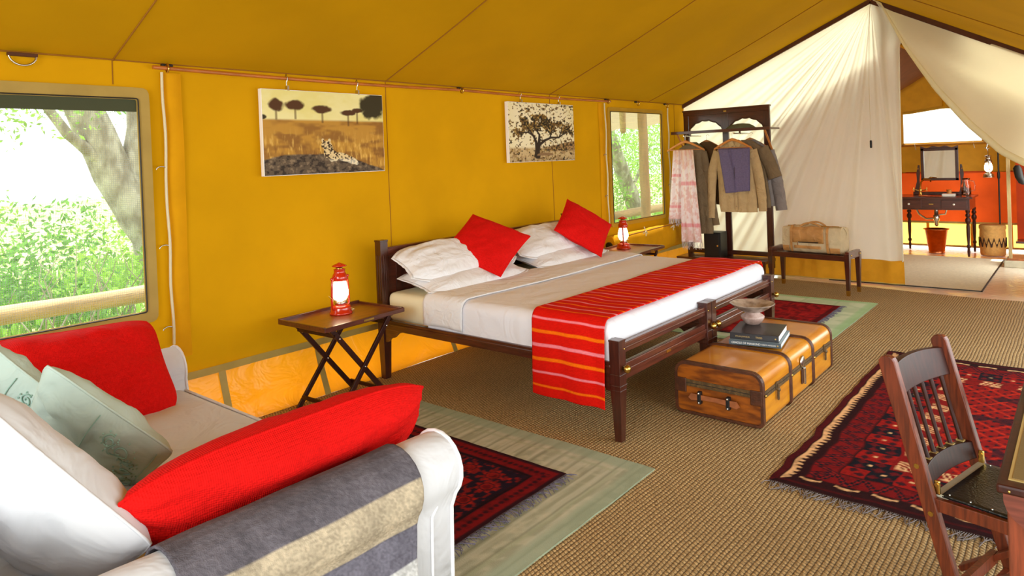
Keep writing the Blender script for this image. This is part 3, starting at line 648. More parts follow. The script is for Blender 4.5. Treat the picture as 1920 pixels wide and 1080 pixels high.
# ================================================================== RUGS
def rug(name, x0, y0, x1, y1, z, th, paint, step, label, seed=0, wob=.008, fr=None, mat='vc'):
    nu = int((x1-x0)/step); nv = int((y1-y0)/step); U, V = np.meshgrid(np.linspace(0, x1-x0, nu+1), np.linspace(0, y1-y0, nv+1), indexing='ij')
    cols = paint(U, V, x1-x0, y1-y0)
    t = thing(name, label, 'rug', ((x0+x1)/2, (y0+y1)/2, z))
    def P(u, v):
        x = lerp(x0, x1, u); y = lerp(y0, y1, v); return (x+wob*nz(y*2.3, seed, 0)+wob*.5*nz(y*8, seed, 3), y+wob*nz(x*2.3, seed, 5)+wob*.5*nz(x*8, seed, 8), z+th+.002*nz(x*3, y*3, seed))
    m = MB(); m.grid(P, nu, nv); obj('pile', m, mat, t, col=cols.reshape(-1, 3))
    ring = [P(i/40, 0) for i in range(41)]+[P(1, i/40) for i in range(1, 41)]+[P(1-i/40, 1) for i in range(1, 41)]+[P(0, 1-i/40) for i in range(1, 40)]
    n = len(ring); m = MB(); m.add(ring+[(p[0], p[1], z) for p in ring], [(i, (i+1) % n, n+(i+1) % n, n+i) for i in range(n)])
    ci = [0 if i < 1 else 0 for i in range(n)]
    obj('binding', m, {'rug_kilim': 'basket_dark', 'rug_red': 'basket_dark'}.get(name, 'vc_green'), t)
    if fr:
        side, mat_f, ln = fr; r = np.random.default_rng(seed+3); m = MB(); cnt = int(((x1-x0) if side in 'sn' else (y1-y0))/.009)
        for k in range(cnt):
            s_ = (k+.5)/cnt; p = {'s': P(s_, 0), 'n': P(s_, 1), 'e': P(1, s_), 'w': P(0, s_)}[side]; d = {'s': (0, -1), 'n': (0, 1), 'e': (1, 0), 'w': (-1, 0)}[side]
            L_ = ln*(.5+.8*r.random()); j = (r.random()-.5)*1.3; j2 = j+(r.random()-.5)*1.5
            q1 = (p[0]+d[0]*L_*.5+d[1]*j*L_*.5, p[1]+d[1]*L_*.5+d[0]*j*L_*.5, z+.006+.006*r.random()); q2 = (q1[0]+d[0]*L_*.5+d[1]*j2*L_*.5, q1[1]+d[1]*L_*.5+d[0]*j2*L_*.5, z+.004)
            m.tube([(p[0], p[1], z+th*.6), q1, q2], .0026, 3, cap=False)
        o = obj('fringe', m, mat_f, t); o['kind'] = 'stuff'
    return t
mk('vc_green', (150, 160, 132), .95, var=.2)
def tri(x): return np.abs(x-np.floor(x)-.5)*2
def p_green(U, V, W, L):
    A = np.ones(U.shape+(3,))*L3((182, 182, 158)); n = fbm(U/W, V/L, 70, 5, 51, 3); A = mixc(A, (146, 148, 122), sm(n, .42, .62)*.7)
    n = fbm(U/W, V/L, 60, 60, 52, 2); A = mixc(A, (198, 194, 166), sm(n, .5, .75)*.5)
    ln = sm(tri(U/.11+.5)*-1, -.22, -.05); A = mixc(A, (118, 122, 98), ln*.6); A = mixc(A, (200, 200, 176), sm(tri(U/.11+.75)*-1, -.18, -.05)*.35)
    d = np.minimum(np.minimum(U, W-U), np.minimum(V, L-V)); A = mixc(A, (150, 164, 138), sm(-d, -.12, -.08)*.7); A = mixc(A, (160, 166, 134), sm(-np.abs(d-.15), -.02, -.01)*.5)
    return A
def p_green_pale(U, V, W, L):
    A = np.ones(U.shape+(3,))*L3((206, 220, 192)); A = mixc(A, (170, 196, 160), sm(fbm(U/W, V/L, 12, 12, 5, 3), .45, .6)*.6)
    A = mixc(A, (160, 190, 150), sm(-tri(U/.17), -.10, -.03)*.6); d = np.minimum(np.minimum(U, W-U), np.minimum(V, L-V)); return mixc(A, (150, 200, 140), sm(-d, -.10, -.07)*.6)
def p_red(U, V, W, L):
    A = np.ones(U.shape+(3,))*L3((44, 16, 26)); d = np.minimum(np.minimum(U, W-U), np.minimum(V, L-V))
    tng = np.where(np.minimum(U, W-U) < np.minimum(V, L-V), V, U)
    n = fbm(U/W, V/L, 60, 60, 61, 2)
    A = mixc(A, (118, 16, 20), sm(-np.abs(d-.075), -.055, -.04)); A = mixc(A, (40, 12, 24), sm(-np.hypot((d-.075), (tri(tng/.075)-.5)*.035), -.018, -.010)*.9)
    A = mixc(A, (28, 12, 22), sm(-np.abs(d-.135), -.012, -.006))
    # rosettes band on navy
    band = sm(-np.abs(d-.245), -.10, -.09); A = mixc(A, (30, 18, 34), band)
    tt = (tng/.17-np.floor(tng/.17)-.5)*.17; a = np.arctan2(d-.245, tt); rr = np.hypot((d-.245), tt); A = mixc(A, (150, 30, 22), sm(-rr+.012*np.cos(8*a), -.062, -.052)*band)
    A = mixc(A, (100, 12, 18), sm(-rr, -.03, -.02)*band); A = mixc(A, (132, 26, 24), sm(fbm(U/W, V/L, 70, 90, 66, 2), .56, .62)*band*.8); A = mixc(A, (24, 14, 26), sm(-np.abs(rr-.038), -.006, -.002)*band)
    A = mixc(A, (150, 24, 22), sm(-np.abs(d-.365), -.02, -.012))
    f = sm(d, .385, .39); A = mixc(A, (146, 24, 18), f)
    uu = (U-W/2); vv = (V-L/2); q = np.abs((vv/.62-np.floor(vv/.62)-.5)*.62); med = np.maximum(np.abs(uu)*.8, q)+.5*np.minimum(np.abs(uu)*.8, q)
    A = mixc(A, (34, 20, 34), f*sm(-np.abs(med-.24), -.030, -.016)); A = mixc(A, (34, 20, 34), f*sm(-np.abs(med-.12), -.04, -.03)*.9); A = mixc(A, (206, 50, 26), f*sm(-med, -.06, -.045))
    A = mixc(A, (30, 16, 28), f*sm(n, .55, .62)*.75); A = mixc(A, (40, 18, 30), f*sm(fbm(U/W, V/L, 22, 26, 63, 2), .56, .62)*.6)
    return mixc(A, (20, 6, 12), sm(n, .5, .8)*.4)
def p_red_plain(U, V, W, L):
    A = np.ones(U.shape+(3,))*L3((150, 18, 24)); A = mixc(A, (86, 10, 20), sm(fbm(U/W, V/L, 40, 40, 90, 3), .45, .65)*.8); A = mixc(A, (190, 36, 34), sm(fbm(U/W, V/L, 50, 14, 91, 3), .55, .75)*.6)
    d = np.minimum(np.minimum(U, W-U), np.minimum(V, L-V)); return mixc(A, (70, 8, 18), sm(-np.abs(d-.03), -.03, -.02)*.8)
def p_kilim(U, V, W, L):
    q = .012; Uq = np.floor(U/q)*q+q/2; Vq = np.floor(V/q)*q+q/2; U, V = U*.35+Uq*.65, V*.35+Vq*.65
    eu = np.minimum(U, W-U); ev = np.minimum(V, L-V); d = np.minimum(eu, ev); longe = eu < ev; tng = np.where(longe, V, U)
    n = fbm(U/W, V/L, 90, 120, 71, 2); nl = fbm(U/W, V/L, 14, 20, 72, 2)
    A = np.ones(U.shape+(3,))*L3((42, 10, 14)); cream = (226, 176, 124); red = (150, 20, 14); navy = (18, 18, 28)
    teeth = sm(-(d-.055-.035*tri(tng/.045)), -.012, 0)*sm(d, .045, .052)*longe; A = mixc(A, cream, teeth)
    A = mixc(A, (78, 10, 16), sm(-np.abs(d-.02), -.02, -.012)*longe)
    A = mixc(A, (74, 10, 14), sm(-np.abs(d-.045), -.012, -.006)*~longe)
    A = mixc(A, cream, sm(-np.abs(d-.115+.02*(tri(tng/.17)-.5)), -.013, -.006)*(tri(tng/.17) > .38)*~longe)
    b1 = sm(d, .135, .142)*sm(-d, -.272, -.265); zig = tri(tng/.13); A = mixc(A, (120, 14, 16), b1); A = mixc(A, navy, b1*sm(-np.abs((d-.14)/.125-zig), -.30, -.22)); A = mixc(A, red, b1*sm(-np.abs((d-.14)/.125-zig), -.10, -.04)*.8)
    b2 = sm(d, .275, .280)*sm(-d, -.455, -.45); bl = np.floor(tng/.13).astype(int) % 2; A = mixc(A, red, b2*(bl == 0)); A = mixc(A, navy, b2*(bl == 1))
    tt = (tng/.13-np.floor(tng/.13)-.5)*.13; lobes = sm(-np.abs(np.abs(d-.365)-.045)-np.abs(np.abs(tt)-.035), -.035, -.02); A = mixc(A, navy, b2*lobes*(bl == 0)*.9); A = mixc(A, (110, 16, 20), b2*lobes*(bl == 1)*.8)
    A = mixc(A, cream, sm(-np.maximum(np.abs(d-.365), np.abs(tt)), -.013, -.008)*b2)
    b3 = sm(d, .455, .46)*sm(-d, -.60, -.595); A = mixc(A, (128, 16, 14), b3)
    tz = (tng/.21-np.floor(tng/.21)-.5)*.26; dz = d-.527; z1_ = np.abs(np.abs(tz)-.032+.0*dz)+0; zig2 = np.minimum.reduce([np.abs(tz-.055+.55*dz), np.abs(tz-.02-.55*dz*0+.55*dz), np.abs(tz+.02+.55*dz), np.abs(tz+.055+.55*dz)])
    A = mixc(A, cream, b3*sm(-zig2, -.0125, -.006)*sm(-np.abs(dz), -.052, -.045)*sm(-np.abs(tz), -.08, -.07))
    A = mixc(A, cream, b3*sm(-np.abs(dz-.045*np.sign(tz)), -.012, -.005)*sm(-np.abs(tz), -.075, -.065)*.8)
    f = sm(d, .60, .605); A = mixc(A, (136, 18, 14), f); la = tri(U/.15+V/.17); lb = tri(U/.15-V/.17); A = mixc(A, navy, f*sm(-np.maximum(np.abs(la-.5), np.abs(lb-.5)), -.20, -.14)); A = mixc(A, (206, 46, 20), f*sm(-np.minimum(la, lb), -.16, -.08)*.6)
    A = mixc(A, navy, f*sm(nl, .56, .62)*.8)
    A = mixc(A, (16, 6, 10), sm(n, .5, .75)*.35); return A
rug('rug_pale', -4.2, .35, -1.83, 3.28, .0, .008, p_green, .012, 'large pale sage flatweave rug under the sofa and small red rug', 1)
rug('rug_red', -3.75, .45, -2.17, 2.93, .011, .011, p_red, .008, 'dark red floral rug with blue-grey fringe lying on the sage rug by the sofa', 2, fr=('e', 'fringe_blue', .055))
rug('rug_pale', -4.1, 5.95, -1.78, 8.12, .0, .008, p_green_pale, .02, 'pale mint flatweave rug beyond the bed, partly behind the trunk', 3)
rug('rug_red', -3.75, 6.15, -2.05, 7.74, .011, .011, p_red_plain, .012, 'deep red rug lying on the mint rug beyond the bed', 4, fr=('e', 'fringe_blue', .05))
rug('rug_kilim', -1.30, 3.50, .45, 6.28, .0, .010, p_kilim, .008, 'dark red and navy tribal rug with cream motifs under the wooden chair', 5, wob=.02, fr=('s', 'fringe', .07))

# ================================================================== BEDS
X0, X1 = -4.33, -2.18
def make_bed():
    t = thing('wooden_bed', 'nearer dark mahogany bed of the joined pair, its foot post beside the striped runner', 'bed', (-3.25, 4.11, 0), group='joined beds')
    for y in (3.50, 4.715):
        s_ = 1 if y > 4 else -1
        m = MB(); m.box((X1-.035, y-.037, .31), (X1+.035, y+.037, .60)); m.beam((X1, y, .31), (X1, y, 0), .07, .072, .045, .046); m.box((X1-.039, y-.041, .40), (X1+.039, y+.041, .405)); m.box((X1-.039, y-.041, .335), (X1+.039, y+.041, .34)); m.box((X1-.037, y-.039, .595), (X1+.037, y+.039, .607))
        obj('foot_leg', m, 'mahogany_z', t, bevel=.004)
        m = MB(); m.lathe([(.004, 0), (.012, .004), (.012, .012), (.022, .018), (.025, .032), (.020, .044), (.006, .05)], (0, 0, 0), 16, Matrix.Translation((X1+.035, y, .44)) @ Matrix.Rotation(PI/2, 4, 'Y')); obj('brass_knob', m, 'brass', t, label='round brass knob')
        for yy, zz in ((y-.02*s_, .55),):
            m = MB(); m.ball((X1+.037, yy, zz), .005, 8); obj('screw', m, 'brass', t)
        m = MB(); m.box((X0-.035, y-.037, .30), (X0+.035, y+.037, 1.09)); m.beam((X0, y, .30), (X0, y, 0), .07, .074, .055, .055); m.box((X0+.035, y-.012, .62), (X0+.039, y-.004, .98)); m.box((X0+.035, y+.006, .62), (X0+.039, y+.014, .98)); m.box((X0-.038, y-.040, 1.085), (X0+.038, y+.040, 1.10))
        m.box((X0-.02, y-.041, .62), (X0-.008, y-.037, .98)); m.box((X0+.008, y-.041, .62), (X0+.02, y-.037, .98))
        obj('head_leg', m, 'mahogany_z', t, bevel=.004)
    m = MB(); m.box((X0-.02, 3.53, .965), (X0+.028, 4.68, 1.03)); m.box((X0-.025, 3.53, 1.025), (X0+.033, 4.68, 1.04)); obj('head_rail', m, 'mahogany_y', t, bevel=.005)
    m = MB(); m.box((X0-.012, 3.53, .45), (X0+.012, 4.68, .97)); obj('headboard', m, 'mahogany_y', t)
    for k in range(4):
        y = lerp(3.66, 4.55, k/3); m = MB(); m.box((X0+.012, y-.035, .47), (X0+.022, y+.035, .965)); obj('head_slat', m, 'mahogany_z', t, bevel=.003)
    m = MB(); m.box((X1-.02, 3.53, .515), (X1+.018, 4.68, .575)); m.box((X1-.02, 3.53, .538), (X1+.024, 4.68, .552)); obj('foot_top_rail', m, 'mahogany_y', t, bevel=.005)
    m = MB(); m.box((X1-.02, 3.53, .355), (X1+.018, 4.68, .455)); m.box((X1+.016, 3.53, .39), (X1+.026, 4.68, .42)); obj('foot_lower_rail', m, 'mahogany_y', t, bevel=.005)
    m = MB(); m.box((X1+.026, 4.06, .395), (X1+.029, 4.12, .412)); obj('name_plate', m, 'brass', t, label='small brass plate')
    for y in (3.485, 4.73):
        m = MB(); m.box((X0+.03, y-.02, .40), (X1-.03, y+.02, .475)); m.box((X0+.03, y-.026, .44), (X1-.03, y+.026, .456)); obj('side_rail', m, 'mahogany_x', t, bevel=.004)
        for sx_, x in ((1, X0+.035), (-1, X1-.035)):
            m = MB(); m.prism([(x, y-.012, .40), (x, y-.012, .30), (x+.03*sx_, y-.012, .30), (x+.07*sx_, y-.012, .335), (x+.11*sx_, y-.012, .345), (x+.16*sx_, y-.012, .385), (x+.22*sx_, y-.012, .40)], (0, .024, 0)); obj('corner_bracket', m, 'mahogany_x', t)
    return t
bedA = make_bed()
bedB = dup(bedA, (-3.25, 4.11+1.30, 0), label='farther dark mahogany bed of the joined pair, its foot end behind the bowl and trunk', group='joined beds')
# mattresses: rounded blocks
def rbox(lo, hi, r, seg=5, sub=0):
    bm = bmesh.new(); bmesh.ops.create_cube(bm, size=1)
    for v in bm.verts: v.co = Vector([lerp(lo[i], hi[i], v.co[i]+.5) for i in range(3)])
    bmesh.ops.bevel(bm, geom=bm.edges[:], offset=r, segments=seg, profile=.6, affect='EDGES')
    m = MB(); bm.verts.ensure_lookup_table(); m.add([v.co[:] for v in bm.verts], [[v.index for v in f.verts] for f in bm.faces], True); bm.free(); return m
for k, (ya, yb) in enumerate(((3.505, 4.755), (4.77, 6.02))):
    o = obj('mattress', rbox((X0+.04, ya, .46), (X1-.06, yb, .685), .06), 'fitted_sheet'); tag(o, ['nearer mattress in a cream fitted sheet, bare at the pillow end', 'farther mattress in a cream fitted sheet beside the second lantern'][k], 'mattress')
YA, YB, TOP = 3.49, 6.035, .70
def drape1(s, half, r):
    a = abs(s); sg = 1 if s > 0 else -1
    if a < half-r: return s, 0
    t = a-(half-r); q = r*PI/2
    if t < q: an = t/r; return sg*(half-r+r*math.sin(an)), r*(1-math.cos(an))
    return sg*half, r+(t-q)
def bedpt(x, s, off, wr=1):
    # s: arc length across the bed from its middle
    half = (YB-YA)/2+off; y, dr = drape1(s, half, .07); dx = 0; xe = X1-.05+off
    if x > xe-.06:
        t = x-(xe-.06); q = .06*PI/2
        if t < q: an = t/.06; px = xe-.06+.06*math.sin(an); dx = .06*(1-math.cos(an))
        else: px = xe; dx = .06+(t-q)
    else: px = x
    ym = (YA+YB)/2
    z = TOP+off-max(dr, dx)-.3*min(dr, dx)+wr*(.007*nz(x*2.2, s*1.2, 1)+.004*nz(x*7, s*3, 4))*(1 if dr < .02 else .3)
    sway = .006*wr*nz(x*5, s*3, 7)
    sg = 1 if s > 0 else -1
    return (px+(sway if dx > .06 else 0), ym+y+sg*(abs(sway) if dr > .06 else 0), z)
SL = (YB-YA)/2-.07+.07*PI/2
bsp = thing('bedspread', 'white cotton bedspread tucked over both beds beneath the red runner', 'bedspread', (-3, 4.76, .45))
m = MB(); m.grid(lambda u, v: bedpt(lerp(-3.80, -2.04, u), lerp(-SL-.17, SL+.17, v), .006), 60, 120); obj('cover', m, 'duvet', bsp)
m = MB(); m.grid(lambda u, v: bedpt(lerp(-3.84, -3.44+.05*math.sin(v*3), u)+.0, lerp(-SL-.175, SL+.175, v), .016+.006*math.sin(u*PI)), 20, 120); obj('turned_down_sheet', m, 'white_linen', bsp, solid=.006)
# runner
def runner():
    nu, nv = 44, 520; s0, s1 = -SL-.485, SL+.30
    xs0, xs1 = -2.79, -2.235
    S = np.linspace(s0, s1, nv+1); cols = np.zeros((nu+1, nv+1, 3)); base = L3((226, 24, 10)); pink = L3((250, 138, 150)); org = L3((255, 118, 10)); per = .084
    for j, s_ in enumerate(S):
        q = (s_-s0+.03)/per; k = int(q); fr_ = q-k; c = base
        if fr_ < .20: c = pink if k % 2 == 0 else org
        cols[:, j] = c
    cols *= (1-.12*rng.random((nu+1, nv+1, 1)))
    def P(u, v):
        s_ = lerp(s0, s1, v); x = lerp(xs0, xs1, u)
        p = bedpt(min(x, -2.24), s_, .026+.004*nz(u*4, v*9, 2)); hang = max(0, (-SL-s_)); 
        bulge = .012*math.sin(u*7+v*3)*min(1, hang*4)
        return (p[0]+.02*hang+.01*nz(v*8, u, 0), p[1]-abs(bulge)-.03*min(1, hang*3), p[2])
    m = MB(); m.grid(P, nu, nv); o = obj('bed_runner', m, 'vc_cloth', col=cols.reshape(-1, 3), solid=.004); tag(o, 'bright red bed runner with thin pink and orange stripes across the bed foot', 'blanket')
runner()

# ---- pillows
def pillow_mb(w, h, t, seed=0, nu=34, nv=26, pinch=.05, wr=.012, flange=.0, taper=0, rnd=0, lift=0):
    m = MB()
    def P(u, v, sg):
        a = 2*u-1; b = 2*v-1
        ex = (1-pinch*(1-b*b)*abs(a)**3)*(1-rnd*abs(b)**6); ey = (1-pinch*(1-a*a)*abs(b)**3)*(1-taper*abs(a)**4)*(1-rnd*abs(a)**6)
        th = (max(0, 1-abs(a)**2.6)*max(0, 1-abs(b)**2.6))**.55
        wrk = wr*(nz(a*2.5+seed, b*2.5, sg*3)+.5*nz(a*6, b*6+seed, sg))*min(1, th*2)
        droop = 0
        return (a*w/2*ex, sg*(t/2*th+.004)+wrk, b*h/2*ey+lift*h*abs(a)**4)
    m.grid(lambda u, v: P(u, v, -1), nu, nv); m.grid(lambda u, v: P(u, v, 1), nu, nv)
    # rim strip
    ring = [(i/nu, 0) for i in range(nu)]+[(1, j/nv) for j in range(nv)]+[(1-i/nu, 1) for i in range(nu)]+[(0, 1-j/nv) for j in range(nv)]
    A = [P(u, v, -1) for u, v in ring]; B = [P(u, v, 1) for u, v in ring]; n = len(ring)
    m.add(A+B, [(i, (i+1) % n, n+(i+1) % n, n+i) for i in range(n)], True)
    return m, [Vector(((A[i][0]+B[i][0])/2, (A[i][1]+B[i][1])/2, (A[i][2]+B[i][2])/2)) for i in range(n)], P
def frame(c, right, up):
    x = Vector(right).normalized(); z = Vector(up); z = (z-x*z.dot(x)).normalized(); y = z.cross(x)
    return Matrix.Translation(c) @ Matrix((x, y, z)).transposed().to_4x4()
def pillow(label, cat, c, right, up, w, h, t, mat, seed=0, seam=None, flange=None, pinch=.05, wr=.012, extra=None, name='cushion', group=None, taper=0, rnd=0, lift=0):
    F = frame(c, right, up); th = thing(name, label, cat, c, rot=F.to_euler(), group=group)
    m, ring, P = pillow_mb(w, h, t, seed, pinch=pinch, wr=wr, taper=taper, rnd=rnd, lift=lift); obj('cover', m, mat, th, local=True)
    if flange:
        n = len(ring); out = []
        for i, p in enumerate(ring):
            d = Vector((p.x/(w/2), 0, p.z/(h/2))); d = Vector((d.x*abs(d.x)**3, 0, d.z*abs(d.z)**3)); d.normalize(); out.append(p+d*flange+Vector((0, .008*nz(i*.3, seed, 0), 0)))
        m = MB(); m.add(ring+out, [(i, (i+1) % n, n+(i+1) % n, n+i) for i in range(n)], True); obj('flange', m, mat, th, local=True, solid=.004)
    else:
        m = MB(); m.tube(ring+[ring[0]], .005, 6, cap=False); obj('seam', m, mat, th, local=True)
    if extra: extra(th, P)
    return th
# bed pillows
gp = 'white pillows at the bed head'
pillow('lower white pillow of the stack beside the left red cushion', 'pillow', (-3.98, 4.10, .765), (0, 1, 0), (-.97, 0, .20), 1.14, .50, .16, 'white_linen', 1, flange=.03, taper=.3, name='bed_pillow')
pillow('upper white pillow propped on the headboard behind the left red cushion', 'pillow', (-4.07, 4.10, .895), (0, 1, 0), (-.82, 0, .50), 1.20, .46, .21, 'white_linen', 2, flange=.03, wr=.02, taper=.45, name='bed_pillow')
pillow('lower white pillow of the stack beneath the right red cushion', 'pillow', (-3.98, 5.42, .765), (0, 1, 0), (-.97, 0, .20), 1.14, .50, .16, 'white_linen', 3, flange=.03, taper=.3, name='bed_pillow')
pillow('upper white pillow propped on the headboard behind the right red cushion', 'pillow', (-4.07, 5.40, .895), (0, 1, 0), (-.82, 0, .50), 1.20, .46, .21, 'white_linen', 4, flange=.03, wr=.02, taper=.45, name='bed_pillow')
pillow('bright red square cushion leaning on the left pillows of the bed', 'cushion', (-3.975, 4.345, .985), (.886, .316, -.339), (-.127, .869, .478), .57, .57, .16, 'red_linen', 5)
pillow('bright red square cushion leaning on the right pillows of the bed', 'cushion', (-3.86, 5.66, 1.0), (.653, .541, -.531), (-.264, .819, .509), .52, .52, .16, 'red_linen', 6)

# ================================================================== BEDSIDE TABLES AND LANTERNS
def folding_table(loc, rz, label):
    t = thing('folding_table', label, 'side table', loc, rz, group='folding bedside tables')
    w2, l2, z = .245, .345, .64
    m = MB(); m.box((-w2, -l2, z-.018), (w2, l2, z-.006)); obj('tray', m, 'tray_wood', t, local=True)
    for nm, lo, hi in (('tray_edge', (-w2-.012, -l2-.012, z-.024), (-w2+.006, l2+.012, z+.016)), ('tray_edge', (w2-.006, -l2-.012, z-.024), (w2+.012, l2+.012, z+.006)), ('tray_edge', (-w2, -l2-.012, z-.024), (w2, -l2+.006, z+.010)), ('tray_edge', (-w2, l2-.006, z-.024), (w2, l2+.012, z+.010))):
        m = MB(); m.box(lo, hi); obj(nm, m, 'mahogany_y', t, local=True, bevel=.003)
    for sx_ in (-.20, .19):
        o_ = .018 if sx_ > 0 else -.018
        m = MB(); m.beam((sx_, -.25, z-.04), (sx_, .25, .0), .018, .036, up=(0, 1, 0)); obj('leg', m, 'dark_rosewood', t, local=True, bevel=.003)
        m = MB(); m.beam((sx_+o_, .25, z-.04), (sx_+o_, -.25, .0), .018, .036, up=(0, 1, 0)); obj('leg', m, 'dark_rosewood', t, local=True, bevel=.003)
        for y_, z_ in ((0, .30), (.21, .54), (-.21, .54)):
            m = MB(); m.ball((sx_+max(o_, 0)+.012, y_, z_), .007, 8); obj('rivet', m, 'steel', t, local=True)
        m = MB(); m.beam((sx_, -.29, z-.033), (sx_, .29, z-.033), .022, .022); obj('runner', m, 'mahogany_y', t, local=True)
    for y_, z_ in ((-.215, .075), (.215, .075), (.23, .56), (-.23, .56)):
        m = MB(); m.beam((-.21, y_, z_), (.21, y_, z_), .016, .026); obj('stretcher', m, 'dark_rosewood', t, local=True, bevel=.002)
    m = MB(); m.box((w2+.012, -.03, z-.018), (w2+.015, .06, z-.004)); obj('name_plate', m, 'brass', t, local=True)
    return t
tab1 = folding_table((-4.107, 2.95, 0), R_(3), 'folding wooden tray table by the bed, nearer to the sofa')
tab2 = dup(tab1, (-4.0, 6.78, 0), R_(4), label='folding wooden tray table at the far side of the bed below the far window')
def lantern(loc, rz, label, metal='red_enamel', H_=.37, cord=True):
    t = thing('hurricane_lantern', label, 'lantern', loc, rz, group=None); k = H_/.37
    S = Matrix.Scale(k, 4)
    def L_(name, prof, mat, n=24):
        m = MB(); m.lathe([(r*k, z*k) for r, z in prof], (0, 0, 0), n); return obj(name, m, mat, t, local=True)
    L_('fuel_tank', [(.01, 0), (.078, 0), (.082, .006), (.080, .014), (.072, .022), (.072, .045), (.068, .056), (.060, .060), (.045, .064), (.04, .072), (.01, .072)], metal)
    L_('burner', [(.01, .07), (.042, .072), (.044, .088), (.036, .092), (.036, .1), (.01, .1)], 'steel')
    L_('globe', [(.030, .098), (.045, .108), (.057, .135), (.058, .165), (.052, .20), (.042, .232), (.036, .24), (.01, .24)], 'glow_globe')
    L_('hood', [(.02, .238), (.052, .24), (.056, .25), (.054, .272), (.046, .288), (.040, .298), (.040, .318), (.044, .322), (.030, .326), (.01, .328)], metal)
    L_('vent', [(.026, .322), (.026, .342), (.01, .342)], 'brass', 12)
    L_('cap', [(.008, .352), (.030, .350), (.052, .343), (.054, .347), (.030, .360), (.012, .366), (.006, .370)], metal)
    for s_ in (-1, 1):
        m = MB(); m.tube([(0, s_*.04*k, .268*k), (0, s_*.066*k, .272*k), (0, s_*.080*k, .255*k), (0, s_*.086*k, .20*k), (0, s_*.092*k, .10*k), (0, s_*.090*k, .062*k), (0, s_*.078*k, .045*k), (0, s_*.062*k, .045*k)], .0085*k, 10); obj('side_tube', m, metal, t, local=True)
        m = MB(); m.ball((0, s_*.083*k, .262*k), .013*k, 10); obj('tube_elbow', m, metal, t, local=True)
    for a in (.5, 1.25, 1.9, 2.65, 3.6, 4.4, 5.0, 5.8):
        c_, s_ = math.cos(a), math.sin(a); m = MB(); m.tube([(c_*.05*k, s_*.05*k, .10*k), (c_*.064*k, s_*.064*k, .15*k), (c_*.055*k, s_*.055*k, .215*k), (c_*.046*k, s_*.046*k, .242*k)], .0016*k, 5)
        if a in (1.25, 5.0, 1.9, 4.4): obj('guard_wire', m, 'steel', t, local=True)
    m = MB(); m.tube([(0, .03*k+.048*k*math.cos(a), .104*k) if 0 else (.060*k*math.cos(a), .060*k*math.sin(a), .104*k) for a in np.linspace(0, 2*PI, 20)], .002*k, 5, cap=False); obj('guard_ring', m, 'steel', t, local=True)
    m = MB(); m.tube([(.0, -.088*k, .12*k), (.01*k, -.12*k, .135*k), (0, -.125*k, .15*k)], .003*k, 6); obj('wick_knob', m, 'brass', t, local=True)
    if cord:
        m = MB(); m.tube([(.04*k, .055*k, .012), (.03, .11, .012), (-.02, .13, .012), (-.06, .09, .012), (-.04, .05, .012)], .0035, 6); obj('cable', m, 'rope', t, local=True)
    else:
        m = MB(); m.tube([(0, .09*k*math.cos(a), .25*k+.19*k*math.sin(a)) for a in np.linspace(0, PI, 20)], .003*k, 6); obj('bail_handle', m, metal, t, local=True)
    l = bpy.data.lights.new('lantern_light', 'POINT'); l.energy = 3.0; l.color = (1, .72, .36); l.shadow_soft_size = .06
    return t, l
lan1, li = lantern((-4.17, 2.98, .634), R_(14), 'red enamel hurricane lantern glowing on the near bedside table')
lan2 = dup(lan1, (-4.10, 6.80, .634), R_(30), label='red enamel hurricane lantern glowing on the far bedside table')

